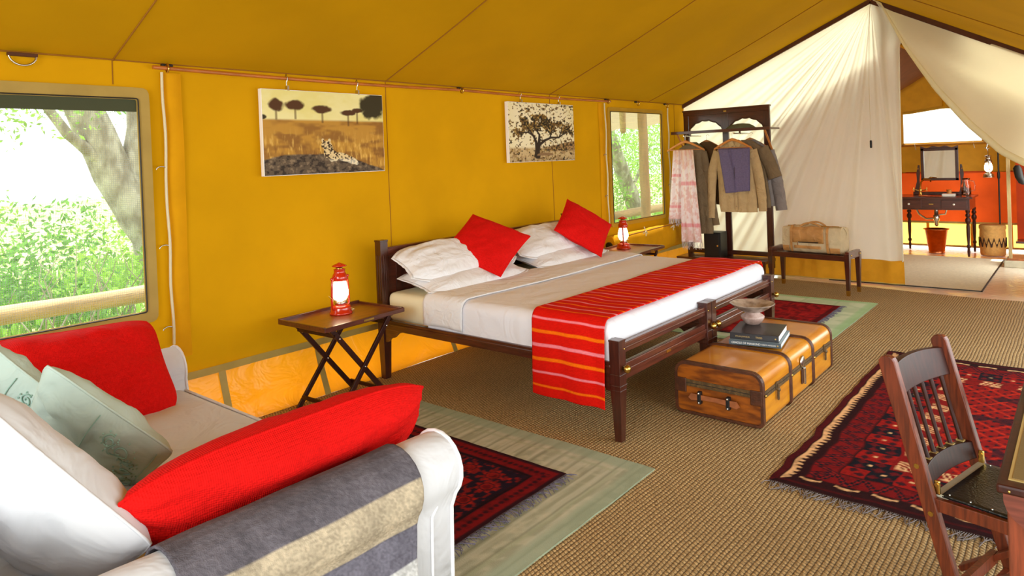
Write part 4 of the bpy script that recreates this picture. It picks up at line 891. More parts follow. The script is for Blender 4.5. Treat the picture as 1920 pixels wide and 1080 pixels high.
# ================================================================== TRUNK, BOOKS, BOWL
def trunk():
    x0, x1, y0, y1, H_ = -2.125, -1.555, 4.13, 5.58, .335
    t = thing('travel_trunk', 'old yellow wooden steamer trunk with dark edging at the bed foot', 'trunk', ((x0+x1)/2, (y0+y1)/2, 0))
    def prof(g, rt_=.07, rb=.035):
        pts = []
        for cx, cz, a0, r in ((x1-rt_, H_-rt_, 0, rt_), (x0+rt_, H_-rt_, 90, rt_), (x0+rb, .01+rb, 180, rb), (x1-rb, .01+rb, 270, rb)):
            for k in range(6):
                a = R_(a0+k*18); pts.append((cx+math.cos(a)*(r+g), cz+math.sin(a)*(r+g)))
        return pts
    b = prof(0); m = MB(); m.loft([[(x, y, z) for x, z in b] for y in (y0, y1)], cap=False); obj('body', m, 'trunk_wood', t)
    for y, nm in ((y0, 'end_panel'), (y1, 'end_panel')):
        m = MB(); m.prism([(x, y, z) for x, z in b], (0, .004 if y == y1 else -.004, 0)); obj(nm, m, 'trunk_end', t)
    # hoops: edging at both ends and two bent ribs
    for y, wd, g in ((y0+.012, .035, .008), (y1-.012, .035, .008)):
        m = MB(); p = prof(g); q = prof(-.012); 
        for a, bb in ((y-wd/2-.006, y+wd/2-.006),):
            A = [(x, a, z) for x, z in p]; B = [(x, bb, z) for x, z in p]; Cc = [(x, a, z) for x, z in q]; Dd = [(x, bb, z) for x, z in q]; n = len(p)
            m.loft([Cc, A, B, Dd, Cc], cap=False, smooth=False)
        obj('edging', m, 'trunk_leather', t, bevel=.004)
    for y in (4.62, 5.10):
        m = MB(); p = prof(.014); q = prof(-.002); m.loft([[(x, y-.015, z) for x, z in q], [(x, y-.011, z) for x, z in p], [(x, y+.011, z) for x, z in p], [(x, y+.015, z) for x, z in q]], cap=False); obj('bent_rib', m, 'trunk_leather', t)
    zb = .205
    # metal band at the lid line on the near end and front
    m = MB(); m.box((x0+.01, y0-.010, zb-.022), (x1-.01, y0-.003, zb+.022)); obj('end_band', m, 'trunk_band', t, bevel=.002)
    m = MB(); m.box((x0+.01, y1+.003, zb-.022), (x1-.01, y1+.010, zb+.022)); obj('end_band', m, 'trunk_band', t, bevel=.002)
    m = MB(); m.box((x1-.002, y0+.02, zb-.022), (x1+.004, y1-.02, zb+.020)); m.box((x0-.004, y0+.02, zb-.022), (x0+.002, y1-.02, zb+.020)); obj('lid_band', m, 'trunk_band', t)
    m = MB(); m.box((x1+.0035, y0+.02, zb-.001), (x1+.0055, y1-.02, zb+.002)); m.box((x0+.01, y0-.0115, zb-.001), (x1-.01, y0-.0095, zb+.002)); obj('lid_gap', m, 'black', t)
    for xx in (x0+.0, x1-.075):
        m = MB(); m.box((xx, y0-.014, zb-.065), (xx+.075, y0-.003, zb+.028)); obj('corner_plate', m, 'trunk_leather', t, bevel=.012)
    # handle
    xc = (x0+x1)/2-.02
    m = MB(); n = 16
    up = [(xc-.17+.34*i/n, .118+.010*math.sin(PI*i/n*1.0)+.030*(1 if 0 < i < n else 0)*(.55+.45*abs(2*i/n-1)**2)) for i in range(n+1)]; lo_ = [(x, .118-.020*(1 if 0 < i < n else 0)*(.55+.45*abs(2*i/n-1)**2)+.01*math.sin(PI*i/n)) for i, (x, z) in enumerate(up)]
    m.prism([(x, y0-.030, z) for x, z in up]+[(x, y0-.030, z) for x, z in lo_[::-1]], (0, .008, 0)); obj('leather_handle', m, 'leather_tan', t, label='tan leather carrying handle')
    for xx in (xc-.095, xc+.095):
        m = MB(); m.box((xx-.012, y0-.036, .085), (xx+.012, y0-.003, .165)); obj('handle_loop', m, 'black', t, bevel=.004)
        for zz in (.095, .155):
            m = MB(); m.ball((xx, y0-.038, zz), .008, 8); obj('stud', m, 'steel', t)
    # locks on the front
    for y in (4.36, 5.37):
        m = MB(); m.box((x1+.002, y-.018, zb-.02), (x1+.012, y+.018, zb+.028)); m.box((x1+.008, y-.010, zb-.085), (x1+.020, y+.010, zb+.015)); m.ball((x1+.016, y, zb-.02), .014, 10); obj('latch', m, 'trunk_band', t, bevel=.003)
    y = 4.86
    m = MB(); m.lathe([(.002, 0), (.040, 0), (.042, .006), (.034, .012), (.002, .014)], (0, 0, 0), 20, Matrix.Translation((x1+.003, y, zb+.03)) @ Matrix.Rotation(PI/2, 4, 'Y')); obj('lock_boss', m, 'steel', t)
    m = MB(); m.box((x1+.002, y-.022, zb-.12), (x1+.010, y+.026, zb-.02)); obj('lock_plate', m, 'trunk_leather', t, bevel=.003)
    m = MB(); m.box((x1+.008, y+.00, zb-.125), (x1+.024, y+.026, zb-.01)); obj('hasp', m, 'steel', t, bevel=.005)
    for y in (4.62, 5.10, y0+.01):
        m = MB(); m.ball((x1+.016, y, zb), .009, 8); obj('stud', m, 'brass', t)
trunk()
def text_mesh(body, size, M, name, parent, mat, sx_=1.0):
    cu = bpy.data.curves.new('txt', 'FONT'); cu.body = body; cu.size = size; cu.extrude = .0004; cu.align_x = 'LEFT'
    o = bpy.data.objects.new('txt', cu); C.objects.link(o); dg = bpy.context.evaluated_depsgraph_get(); me = bpy.data.meshes.new_from_object(o.evaluated_get(dg)); bpy.data.objects.remove(o)
    me.name = name; me.transform(M @ Matrix.Diagonal((sx_, 1, 1, 1))); me.materials.clear(); me.materials.append(MATS[mat]); q = bpy.data.objects.new(name, me); link(q); q.parent = parent; return q
def book(loc, rz, w_, d_, h_, cover, spine, title, label, pages='paper'):
    t = thing('book', label, 'book', loc, rz)
    m = MB(); m.box((-w_/2, -d_/2, 0), (w_/2, d_/2, .003)); m.box((-w_/2, -d_/2, h_-.003), (w_/2, d_/2, h_)); obj('cover', m, cover, t, local=True)
    m = MB(); m.box((-w_/2, -d_/2-.001, 0), (w_/2, -d_/2+.004, h_)); obj('spine', m, spine, t, local=True)
    m = MB(); m.box((-w_/2+.004, -d_/2+.003, .003), (w_/2-.003, d_/2-.004, h_-.003)); obj('pages', m, pages, t, local=True)
    Rx = Matrix.Rotation(PI/2, 4, 'X')
    for s_, x, size, sx_ in title:
        text_mesh(s_, size, Matrix.Translation((x, -d_/2-.0015, (h_-size*.7)/2)) @ Rx, 'title', t, 'gold' if cover == 'book_black' else 'paper', sx_)
    m = MB(); m.lathe([(.001, 0), (.006, 0), (.006, .001), (.001, .001)], (0, 0, 0), 10, Matrix.Translation((w_/2-.022, -d_/2-.0025, h_/2)) @ Matrix.Rotation(PI/2, 4, 'X')); obj('emblem', m, 'gold', t, local=True)
book((-1.835, 4.86, .350), R_(10), .345, .40, .030, 'book_blue', 'book_spine', [('CRADLE OF MANKIND', -.155, .020, .95), ('ROBERTO ARDIZZONE', .045, .012, .75)], 'grey-blue book lying beneath the black book on the trunk')
book((-1.845, 4.87, .380), R_(10), .325, .36, .044, 'book_black', 'book_black', [('DYLAN JOHNSON', -.125, .013, .9), ('TREES', .01, .017, 1)], 'thick black book on top of the pair, under the bowl')
def bowl():
    c = (-1.93, 4.98, .424); t = thing('footed_bowl', 'wide mottled stoneware bowl on a bulbous foot resting on the black book', 'bowl', c)
    m = MB(); m.lathe([(.01, 0), (.045, 0), (.050, .004), (.068, .022), (.082, .045), (.084, .058), (.072, .068), (.052, .080), (.046, .090)], c, 28); obj('foot', m, 'ceramic_base', t)
    m = MB(); rings = []
    for r_, z_ in ((.046, .088), (.07, .100), (.11, .122), (.150, .148), (.154, .153), (.148, .153), (.108, .132), (.066, .112), (.03, .106), (.008, .105)):
        ring = []
        for k in range(48):
            a = 2*PI*k/48; sc = 1+(.035*abs(math.sin(a*5))*min(1, r_/.15)); dz = (.006*abs(math.sin(a*5)) if .06 < r_ < .14 else 0)*(-1)
            ring.append((c[0]+math.cos(a)*r_*sc, c[1]+math.sin(a)*r_*sc, c[2]+z_+dz))
        rings.append(ring)
    m.loft(rings); obj('dish', m, 'ceramic', t)
bowl()

# ================================================================== SOFA
def arm_prof(s_):
    """scroll arm cross-section in X (outwards = +s_) and Z"""
    pts = [(-.11, .10), (-.11, .44)]
    for k in range(15):
        a = R_(200-k*17.5); pts.append((.02+.125*math.cos(a), .545+.125*math.sin(a)))
    pts += [(.085, .40), (.075, .10)]
    return [(x*s_, z) for x, z in pts]
sofa = thing('sofa', 'white slipcovered sofa with rolled arms in the near left corner', 'sofa', (-3.1, 1.1, 0))
for nm, xc, s_ in (('near_arm', -1.965, 1), ('far_arm', -4.15, -1)):
    p = arm_prof(s_); m = MB()
    ys_ = np.linspace(.30, 1.80, 40)
    rings = []
    for y in ys_:
        e = 1+.012*nz(y*4, s_, 0); rings.append([(xc+x*e+.006*nz(y*3, z*5, s_), y, .0+z*(1 if z < .2 else e)) for x, z in p])
    rings.append([(xc+x*.985, 1.812, lerp(.4, z, .985)) for x, z in p])
    m.loft(rings); obj('arm', m, 'sofa_cloth', sofa, label=None)
    for yy in (1.805,):
        m = MB(); m.tube([(xc+x, yy, z) for x, z in p], .008, 8); obj('piping', m, 'white_linen', sofa)
    m = MB(); m.tube([(xc+.078*s_, 1.70, .10), (xc+.088*s_, 1.70, .40), (xc+.095*s_, 1.72, .43), (xc+.03*s_, 1.79, .44)], .006, 6); obj('piping', m, 'white_linen', sofa)
m = rbox((-4.12, .30, .06), (-2.06, 1.74, .30), .03); obj('base', m, 'sofa_cloth', sofa)
def seatp(u, v):
    x = lerp(-4.10, -2.07, u); y = lerp(.35, 1.79, v); return (x, y, .45+.010*nz(x*1.5, y*3, 0)+.006*nz(x*2, y*14, 5)-.02*max(0, (v-.97)/.03)**2)
m = MB(); m.grid(seatp, 50, 50)
m.grid(lambda u, v: (lerp(-4.10, -2.07, u), 1.79+.012*math.sin(v*PI), lerp(.29, .432, v)), 30, 5); obj('seat_cushion', m, 'sofa_cloth', sofa)
m = MB(); m.tube([(lerp(-4.1, -2.07, i/20), 1.795, .437) for i in range(21)], .007, 6); obj('piping', m, 'white_linen', sofa)
m = MB(); rings = []
for i in range(20):
    x = lerp(-4.25, -1.95, i/19); rings.append([(x, .30+yy, z) for yy, z in [(-.14, .06), (-.16, .62)]+[(-.03+.13*math.cos(R_(190-k*20)), .66+.13*math.sin(R_(190-k*20))) for k in range(11)]+[(.10, .45), (.10, .06)]])
m.loft(rings); obj('back', m, 'sofa_cloth', sofa)
for x in (-4.2, -1.97):
    for y in (.3, 1.72):
        m = MB(); m.lathe([(.02, 0), (.028, .10)], (x, y, .019 if (x>-4.21 and y>.4) else .0), 10); obj('foot', m, 'dark_rosewood', sofa)
# striped blanket over the near arm
def armthrow():
    xc = -1.965; path = [(-.117, .50)]
    for k in range(15):
        a = R_(195-k*17); path.append((.02+.135*math.cos(a), .547+.135*math.sin(a)))
    path += [(.105, .42), (.098, .30), (.10, .16)]
    P_ = np.array(path); dl = np.r_[0, np.cumsum(np.hypot(*np.diff(P_, axis=0).T))]; Lt = dl[-1]
    nu, nv = 120, 110
    cols = np.zeros((nu+1, nv+1, 3)); r = np.random.default_rng(8)
    for i in range(nu+1):
        s_ = i/nu*Lt; c = L3((118, 112, 120)) if s_ < .42 else (L3((214, 196, 168)) if s_ < .60 else (L3((132, 128, 142)) if s_ < .735 else L3((240, 238, 236))))
        if s_ < .12: c = L3((120, 112, 122))
        cols[i, :] = c
    cols *= (1-.38*r.random((nu+1, nv+1, 1)))
    def P(u, v):
        s_ = u*Lt; x = np.interp(s_, dl, P_[:, 0]); z = np.interp(s_, dl, P_[:, 1]); y = lerp(.78, 1.60, v)+.02*(u-.3)*v
        return (xc+x+.004*nz(y*6, s_*8, 0)+.01*max(0, u-.75), y, z+.004*nz(y*5, s_*6, 4))
    m = MB(); m.grid(P, nu, nv); o = obj('sofa_throw', m, 'vc_blanket', col=cols.reshape(-1, 3), solid=.008); tag(o, 'grey and beige striped wool throw draped over the near sofa arm', 'throw')
armthrow()
# sofa cushions
pillow('long bright red cushion lying along the near sofa arm and throw', 'cushion', (-2.225, 1.355, .63), (-.02, .999, .0), (.40, .02, .90), 1.20, .42, .27, 'red_linen', 11, pinch=.02, wr=.022, taper=.76, lift=.20)
pillow('large darker red cushion leaning on the far arm under the mesh window', 'cushion', (-3.93, 1.235, .675), (-.05, .997, -.05), (-.62, -.02, .78), .86, .58, .20, 'red_linen', 12, pinch=.05, wr=.03, rnd=.10)
def embroider(th, P):
    r = random.Random(4)
    def on(a, b): p = P((a+1)/2, (b+1)/2, -1); return Vector((p[0], p[1]-.005, p[2]))
    for (ca, cb, rr) in ((.45, .62, .16), (.62, .30, .12), (.66, -.05, .14), (.70, -.45, .17), (.25, .75, .10)):
        m = MB(); pts = [on(ca+rr*(1-t*.75)*math.cos(t*9+ca*5), cb+rr*(1-t*.75)*math.sin(t*9+ca*5)) for t in np.linspace(0, 1, 26)]; m.tube(pts, .003, 5)
        for k in range(9):
            a = k/9*2*PI; m.ball(on(ca+rr*1.25*math.cos(a), cb+rr*1.25*math.sin(a)), .004, 6)
        obj('embroidery', m, 'stitch', th, local=True)
    m = MB(); m.tube([on(-.05+.02*math.sin(t*3), lerp(-.95, .95, t)) for t in np.linspace(0, 1, 24)], .0022, 5); obj('stitched_line', m, 'stitch', th, local=True)
    m = MB(); m.tube([on(.86, lerp(-.9, .9, t)) for t in np.linspace(0, 1, 24)], .002, 5); obj('stitched_line', m, 'stitch', th, local=True)
pillow('pale green embroidered cushion in front, between the white pillow and red cushions', 'cushion', (-2.98, .98, .71), (.47, .58, -.66), (.85, -.11, .51), .56, .56, .16, 'green_linen', 13, extra=embroider, rnd=.05, wr=.02)
pillow('pale green embroidered cushion at the left, behind the front green one', 'cushion', (-3.47, .86, .77), (.55, .50, -.66), (.78, -.15, .6), .56, .56, .15, 'green_linen', 14, extra=embroider, rnd=.05, wr=.02)
pillow('big white cushion at the near left corner of the sofa', 'cushion', (-2.555, .655, .70), (.50, .50, -.70), (.85, -.05, .5), .74, .74, .26, 'sofa_cloth', 15, wr=.016, rnd=.04)

# ================================================================== WARDROBE STAND
def wardrobe():
    t = thing('wardrobe_stand', 'dark carved wooden clothes stand in the corner in front of the curtain', 'wardrobe', (-3.85, 9.1, 0))
    Yb = 9.22
    for x in (-4.44, -3.86, -3.29):
        m = MB(); m.beam((x, Yb, .12), (x, Yb, 2.28), .085 if x > -4 else .08, .035, up=(0, 1, 0)); obj('post', m, 'mahogany_z', t, bevel=.004)
    m = MB(); m.box((-4.48, Yb-.022, 2.22), (-3.25, Yb+.022, 2.285)); m.box((-4.49, Yb-.03, 2.275), (-3.24, Yb+.03, 2.30)); obj('top_rail', m, 'mahogany_x', t, bevel=.004)
    for xa, xb in ((-4.40, -3.90), (-3.82, -3.33)):
        n = 40; lo_ = []
        for i in range(n+1):
            u = i/n; a = abs(2*u-1); z = 2.14-.12*a**2.2-.012*abs(math.sin(u*PI*5))-(.03 if a > .9 else 0)
            lo_.append((lerp(xa, xb, u), Yb-.010, z))
        m = MB()
        for i in range(n):
            p, q = lo_[i], lo_[i+1]; m.add([p, q, (q[0], q[1], 2.225), (p[0], p[1], 2.225), (p[0], p[1]+.02, p[2]), (q[0], q[1]+.02, q[2]), (q[0], q[1]+.02, 2.225), (p[0], p[1]+.02, 2.225)], [(0, 1, 2, 3), (5, 4, 7, 6), (0, 4, 5, 1)])
        obj('carved_arch', m, 'mahogany_x', t)
        m = MB(); m.tube([(p[0], Yb-.016, p[2]+.014) for p in lo_[2:-2]], .005, 6); obj('arch_moulding', m, 'mahogany', t)
    m = MB(); m.box((-4.46, Yb-.02, .27), (-3.27, Yb+.02, .33)); obj('lower_rail', m, 'mahogany_x', t, bevel=.004)
    m = MB(); m.box((-4.50, 8.88, .21), (-3.25, 9.27, .25)); obj('base_shelf', m, 'mahogany_x', t, bevel=.004)
    for x in (-4.46, -3.29):
        for y in (8.92, 9.23):
            m = MB(); m.beam((x, y, .22), (x, y, 0), .05, .05, .04, .04); obj('leg', m, 'mahogany_z', t)
    m = MB(); m.box((-4.50, 8.86, 1.965), (-3.12, 9.20, 1.985)); obj('hat_shelf', m, 'mahogany_x', t, bevel=.003)
    m = MB(); m.box((-4.50, 8.84, 1.955), (-3.12, 8.865, 1.995)); obj('shelf_lip', m, 'mahogany_x', t, bevel=.003)
    for x in (-4.42, -3.20):
        m = MB(); m.beam((x, 8.88, 1.955), (x, 9.20, 1.62), .016, .022, up=(1, 0, 0)); obj('bracket', m, 'hanger_wood', t)
    for x in (-4.22, -3.52):
        m = MB(); m.tube([(x, 8.66, 1.925), (x, 9.2, 1.925)], .009, 8); obj('hanging_peg', m, 'steel', t)
        m = MB(); m.beam((x, 8.86, 1.955), (x, 8.86, 1.92), .02, .02); obj('peg_block', m, 'mahogany', t)
    m = MB(); m.box((-3.875, Yb-.024, 2.245), (-3.835, Yb-.020, 2.262)); obj('name_plate', m, 'brass', t)
wardrobe()
def hanger(c, w_, label, group='wooden hangers on the stand'):
    x, y, z = c; t = thing('coat_hanger', label, 'hanger', (x, y, z-.25), group=group)
    m = MB()
    for s_ in (-1, 1):
        m.loft([[(x+s_*u*w_/2, y+.010*math.cos(a), z-.075-.12*u**1.25+(.020-.006*u)*math.sin(a)) for a in [2*PI*k/10 for k in range(10)]] for u in np.linspace(0, 1, 10)])
    obj('shoulder', m, 'hanger_wood', t)
    m = MB(); m.tube([(x-w_*.46, y, z-.185), (x+w_*.46, y, z-.185)], .007, 8); obj('trouser_bar', m, 'hanger_wood', t)
    m = MB(); m.tube([(x, y, z-.07), (x, y, z-.022)]+[(x+.02-.02*math.cos(a), y, z-.005+.018*math.sin(a)) for a in np.linspace(0, PI*1.1, 10)], .0025, 6); obj('hook', m, 'steel', t)
    return t
def garment(name, label, cat, x, y, ztop, rows, mat, sleeves=(), seed=0, parts=None, group=None, depth=.045):
    t = thing(name, label, cat, (x, y, rows[-1][0]), group=group)
    n = 56; m = MB(); rings = []
    zz = np.linspace(rows[0][0], rows[-1][0], 46); rz_ = [r[0] for r in rows][::-1]
    for z in zz:
        hw = np.interp(z, rz_, [r[1] for r in rows][::-1]); cx = np.interp(z, rz_, [r[2] for r in rows][::-1]); dp = np.interp(z, rz_, [r[3] if len(r) > 3 else depth for r in rows][::-1]); d = (rows[0][0]-z)
        ring = []
        for k in range(n):
            a = 2*PI*k/n; ca, sa = math.cos(a), math.sin(a); px = cx+hw*(abs(ca)**.8)*(1 if ca > 0 else -1); f = (.010*math.sin(px*48+seed+2*nz(px*4, z*1.5, seed))+.012*nz(px*7, z*2.5, seed))*min(1, d*4)*(abs(sa))
            ring.append((x+px, y+dp*sa+f, z+.006*nz(px*6, seed, 1)*min(1, d*3)))
        rings.append(ring)
    m.loft(rings); obj('body', m, mat, t)
    for si, (path, r0, r1) in enumerate(sleeves):
        P = []
        for i in range(len(path)-1):
            for j in range(7): P.append(tuple(lerp(path[i][q], path[i+1][q], j/7) for q in range(3)))
        P.append(path[-1]); rings = []
        for i, p in enumerate(P):
            u = i/(len(P)-1); r_ = lerp(r0, r1, u); tn = Vector(P[min(i+1, len(P)-1)])-Vector(P[max(i-1, 0)]); tn.normalize(); sx_ = Vector((tn.z, 0, -tn.x))
            rings.append([tuple(Vector((x+p[0], y+p[1], p[2]))+sx_*math.cos(a)*r_*(1+.10*nz(i*.6, a, seed))+Vector((0, 1, 0))*math.sin(a)*r_*.45) for a in [2*PI*k/14 for k in range(14)]])
        m = MB(); m.loft(rings); obj('sleeve', m, mat, t)
        cufp = P[-1]; tn = (Vector(P[-1])-Vector(P[-2])).normalized(); sx_ = Vector((tn.z, 0, -tn.x)); m = MB()
        m.loft([[tuple(Vector((x+cufp[0], y+cufp[1], cufp[2]))+tn*dz+sx_*math.cos(a)*(r1*1.06)+Vector((0, 1, 0))*math.sin(a)*(r1*.5)) for a in [2*PI*k/14 for k in range(14)]] for dz in (-.05, .004)]); obj('cuff', m, mat, t)
    if parts: parts(t)
    return t
gz = 1.925
# right group
hanger((-3.56, 8.70, gz), .50, 'front wooden hanger carrying the purple trousers and khaki shirt')
def shirt_parts(xc, yf, mat, zc, zb):
    def f(t):
        m = MB()
        for s_ in (-1, 1): m.prism([(xc, yf-.012, zc-.02), (xc+s_*.03, yf-.02, zc+.035), (xc+s_*.095, yf-.010, zc+.01), (xc+s_*.06, yf-.022, zc-.06)], (0, .006, 0))
        obj('collar', m, mat, t)
        m = MB(); m.box((xc-.016, yf-.012, zb), (xc+.016, yf-.004, zc-.03)); obj('placket', m, mat, t)
        for k in range(6):
            m = MB(); m.ball((xc, yf-.014, lerp(zb+.05, zc-.08, k/5)), .005, 8); obj('button', m, 'trim_brown', t)
    return f
garment('khaki_shirt', 'khaki long-sleeved shirt hanging behind the purple trousers', 'shirt', -3.56, 8.77, 1.83, [(1.845, .06, 0, .03), (1.80, .13, 0), (1.73, .235, 0), (1.62, .27, 0), (1.35, .25, .01), (1.0, .255, .02), (.90, .245, .03)], 'khaki',
        sleeves=[([(-.22, 0, 1.70), (-.31, -.01, 1.45), (-.335, -.01, 1.1), (-.345, -.01, .82)], .075, .045), ([(.22, 0, 1.70), (.30, -.01, 1.40), (.34, -.01, 1.1), (.345, -.01, .92)], .075, .05)], seed=1, parts=shirt_parts(-3.54, 8.73, 'khaki', 1.80, .93))
def trousers():
    t = thing('folded_trousers', 'purple-grey trousers folded over the front hanger', 'trousers', (-3.56, 8.69, 1.18))
    def P(u, v, s_): 
        x = lerp(-3.745, -3.335, u)+(.08*(1-v) if u < .5 else -.015*(1-v))*(1-2*abs(u-.5)*0)*(1 if u < .5 else 1)*(1-u if u < .5 else u); z = lerp(1.18-.03*(1-u), 1.735, v); return (x, 8.69+s_*.014+.006*nz(u*5, v*3, 1)-(.01 if v > .97 else 0)*s_, z)
    m = MB(); m.grid(lambda u, v: P(u, v, -1), 20, 24); m.grid(lambda u, v: P(u, v, 1), 20, 24)
    m.grid(lambda u, v: tuple(lerp(P(u, 1, -1)[q], P(u, 1, 1)[q], v) for q in range(3)), 20, 2); obj('legs', m, 'denim', t, solid=.005)
    m = MB(); m.prism([P(.12, .80, -1.5), P(.10, .95, -1.5), P(.32, .97, -1.5), P(.40, .55, -1.5)], (0, -.004, 0)); obj('pocket', m, 'denim', t)
    m = MB(); m.tube([P(.42, v, -1.6) for v in np.linspace(.05, .97, 12)], .003, 5); obj('seam', m, 'denim', t)
trousers()
garment('grey_shirt', 'grey-brown short-sleeved shirt behind the khaki shirt', 'shirt', -3.45, 8.88, 1.83, [(1.84, .06, 0, .03), (1.79, .14, 0), (1.72, .23, 0), (1.5, .24, 0), (1.0, .25, .05), (.95, .25, .05)], 'taupe_cloth', sleeves=[([(.20, 0, 1.72), (.30, 0, 1.52), (.36, 0, 1.34)], .09, .085), ([(-.2, 0, 1.72), (-.30, 0, 1.52), (-.36, 0, 1.32)], .09, .08)], seed=4, depth=.035)
garment('grey_jacket', 'long grey jacket hanging at the back right of the stand', 'jacket', -3.42, 8.97, 1.83, [(1.84, .06, 0, .03), (1.79, .14, 0), (1.70, .25, 0), (1.4, .27, .02), (1.0, .28, .03), (.97, .28, .03)], 'grey_cloth', sleeves=[([(.22, 0, 1.68), (.31, 0, 1.35), (.35, 0, 1.1), (.37, 0, .92)], .085, .07)], seed=7, depth=.035)
hanger((-3.46, 9.05, gz), .46, 'rear wooden hanger of the right-hand clothes')
# left group
hanger((-4.20, 8.66, gz-.0), .54, 'front wooden hanger carrying the pink shawl')
garment('beige_top', 'beige top hanging behind the pink shawl', 'shirt', -4.18, 8.78, 1.83, [(1.80, .10, 0, .03), (1.74, .20, 0), (1.60, .20, .01), (1.2, .19, .05), (.66, .17, .12), (.6, .14, .14)], 'taupe_cloth', seed=12, sleeves=[([(.16, 0, 1.70), (.24, 0, 1.35), (.29, 0, .95), (.33, 0, .72)], .07, .045)])
garment('olive_shirt', 'dark olive short-sleeved shirt at the left end of the stand', 'shirt', -4.20, 8.88, 1.83, [(1.84, .06, 0, .03), (1.78, .15, 0), (1.68, .21, 0), (1.2, .2, 0), (1.02, .2, 0)], 'olive_cloth', seed=14, sleeves=[([(-.18, 0, 1.68), (-.25, 0, 1.45), (-.28, 0, 1.28)], .075, .065)])
garment('brown_jacket', 'dark brown jacket between the two groups of clothes', 'jacket', -4.05, 8.99, 1.83, [(1.84, .06, 0, .03), (1.78, .15, 0), (1.70, .24, 0), (1.3, .24, .02), (.98, .24, .05)], 'brown_cloth', seed=15, sleeves=[([(.2, 0, 1.68), (.27, 0, 1.35), (.29, 0, 1.05)], .08, .06)])
hanger((-4.08, 9.07, gz), .46, 'rear wooden hanger of the left-hand clothes')
def shawl():
    t = thing('pink_shawl', 'pink and white plaid fringed shawl draped over the left hanger', 'shawl', (-4.2, 8.63, .45))
    def panel(x0, x1, zb, yo, seed):
        nu, nv = 40, 150; zt = 1.735
        def P(u, v):
            z = lerp(zb, zt, v); wd = lerp(1.0, .62, v**1.0); xc = lerp((x0+x1)/2-.02, -4.17+(.03 if x0 > -4.25 else -.10), v**.8); hw = (x1-x0)/2*wd
            return (xc+(2*u-1)*hw, 8.615+yo+.014*math.sin(u*17+seed+v*2)*(1-.3*v), z)
        U, V = np.meshgrid(np.linspace(0, 1, nu+1), np.linspace(0, 1, nv+1), indexing='ij')
        A = np.ones(U.shape+(3,))*L3((236, 218, 216)); A = mixc(A, (218, 140, 126), sm(fbm(U, V, 9, 26, 80+seed, 3), .46, .66)*.5); A = mixc(A, (224, 120, 130), sm(-tri(V*2.2+.1), -.12, -.06)*.7); A = mixc(A, (206, 150, 110), sm(V, .75, 1)*.5); A = mixc(A, (246, 236, 232), sm(-tri(U*5), -.18, -.08)*.4)
        m = MB(); m.grid(P, nu, nv); obj('panel', m, 'vc_cloth', t, col=A.reshape(-1, 3), solid=.003)
        m = MB(); r = random.Random(seed)
        for k in range(34):
            u = (k+.5)/34; p = P(u, 0); L_ = .085*(.7+.5*r.random()); m.tube([p, (p[0]+r.uniform(-.01, .01), p[1]-.002, p[2]-L_*.5), (p[0]+r.uniform(-.02, .02), p[1], p[2]-L_)], .0028, 4, cap=False)
        o = obj('fringe', m, 'grey_pale', t); o['kind'] = 'stuff'
    panel(-4.45, -4.18, .80, .0, 2); panel(-4.24, -3.95, .50, -.03, 5)
mk('grey_pale', (214, 206, 210), .9)
shawl()
# dark folded cap on the shelf and black box on the base
m = MB(); m.loft([[(-3.56+(.21*math.cos(a))*s_, 8.98+.10*math.sin(a)*s_, z+.012*nz(a, z*9, 0)*s_) for a in [2*PI*k/24 for k in range(24)]] for s_, z in ((.9, 1.986), (1.0, 1.992), (.85, 2.02), (.6, 2.05), (.2, 2.06))]); o = obj('green_hat', m, 'olive_cloth'); tag(o, 'flat dark green hat lying on the shelf of the clothes stand', 'hat')
bx = thing('safe_box', 'small dark grey box on the base shelf behind the shawl', 'box', (-3.98, 9.03, .251))
m = MB(); m.box((-4.10, 8.92, .251), (-3.86, 9.14, .60)); obj('case', m, 'safe_grey' if 'safe_grey' in MATS else 'black', bx, bevel=.006)
m = MB(); m.box((-4.08, 8.912, .275), (-3.88, 8.92, .58)); obj('door', m, 'black', bx, bevel=.004)
m = MB(); m.tube([(-3.9, 8.90, .42), (-3.9, 8.912, .42)], .012, 10); obj('knob', m, 'steel', bx)

# ================================================================== LUGGAGE BENCH AND BAG
def bench():
    loc = (-2.575, 8.62, 0); rz = R_(-7); t = thing('luggage_bench', 'low dark wooden luggage bench with brass-capped legs by the curtain', 'bench', loc, rz)
    w2, d2, H_ = .485, .165, .445
    for sx_ in (-1, 1):
        for sy in (-1, 1):
            x, y = sx_*(w2-.03), sy*(d2-.01); m = MB(); m.beam((x, y, H_-.05), (x, y, .055), .055, .055, .036, .036); m.box((x-.028, y-.028, H_-.06), (x+.028, y+.028, H_+.03)); obj('leg', m, 'mahogany_z', t, local=True, bevel=.003)
            m = MB(); m.beam((x, y, .06), (x, y, 0), .038, .038, .032, .032); obj('brass_ferrule', m, 'brass', t, local=True, label='brass leg tip')
        m = MB(); m.box((sx_*(w2-.03)-.022, -d2, H_-.03), (sx_*(w2-.03)+.022, d2, H_+.055)); obj('end_rail', m, 'mahogany_y', t, local=True, bevel=.006)
        m = MB(); m.ball((sx_*w2+.0, -d2+.05, H_+.01), .010, 8); m.ball((sx_*w2, d2-.03, H_+.01), .010, 8); obj('screw', m, 'brass', t, local=True)
    for sy in (-1, 1):
        m = MB(); m.box((-w2+.04, sy*(d2-.01)-.018, H_-.055), (w2-.04, sy*(d2-.01)+.018, H_+.005)); obj('long_rail', m, 'mahogany_x', t, local=True, bevel=.004)
    for k in range(4):
        y = lerp(-d2+.055, d2-.055, k/3); m = MB(); m.box((-w2+.04, y-.028, H_-.018), (w2-.04, y+.028, H_)); obj('slat', m, 'mahogany_x', t, local=True, bevel=.003)
bench()
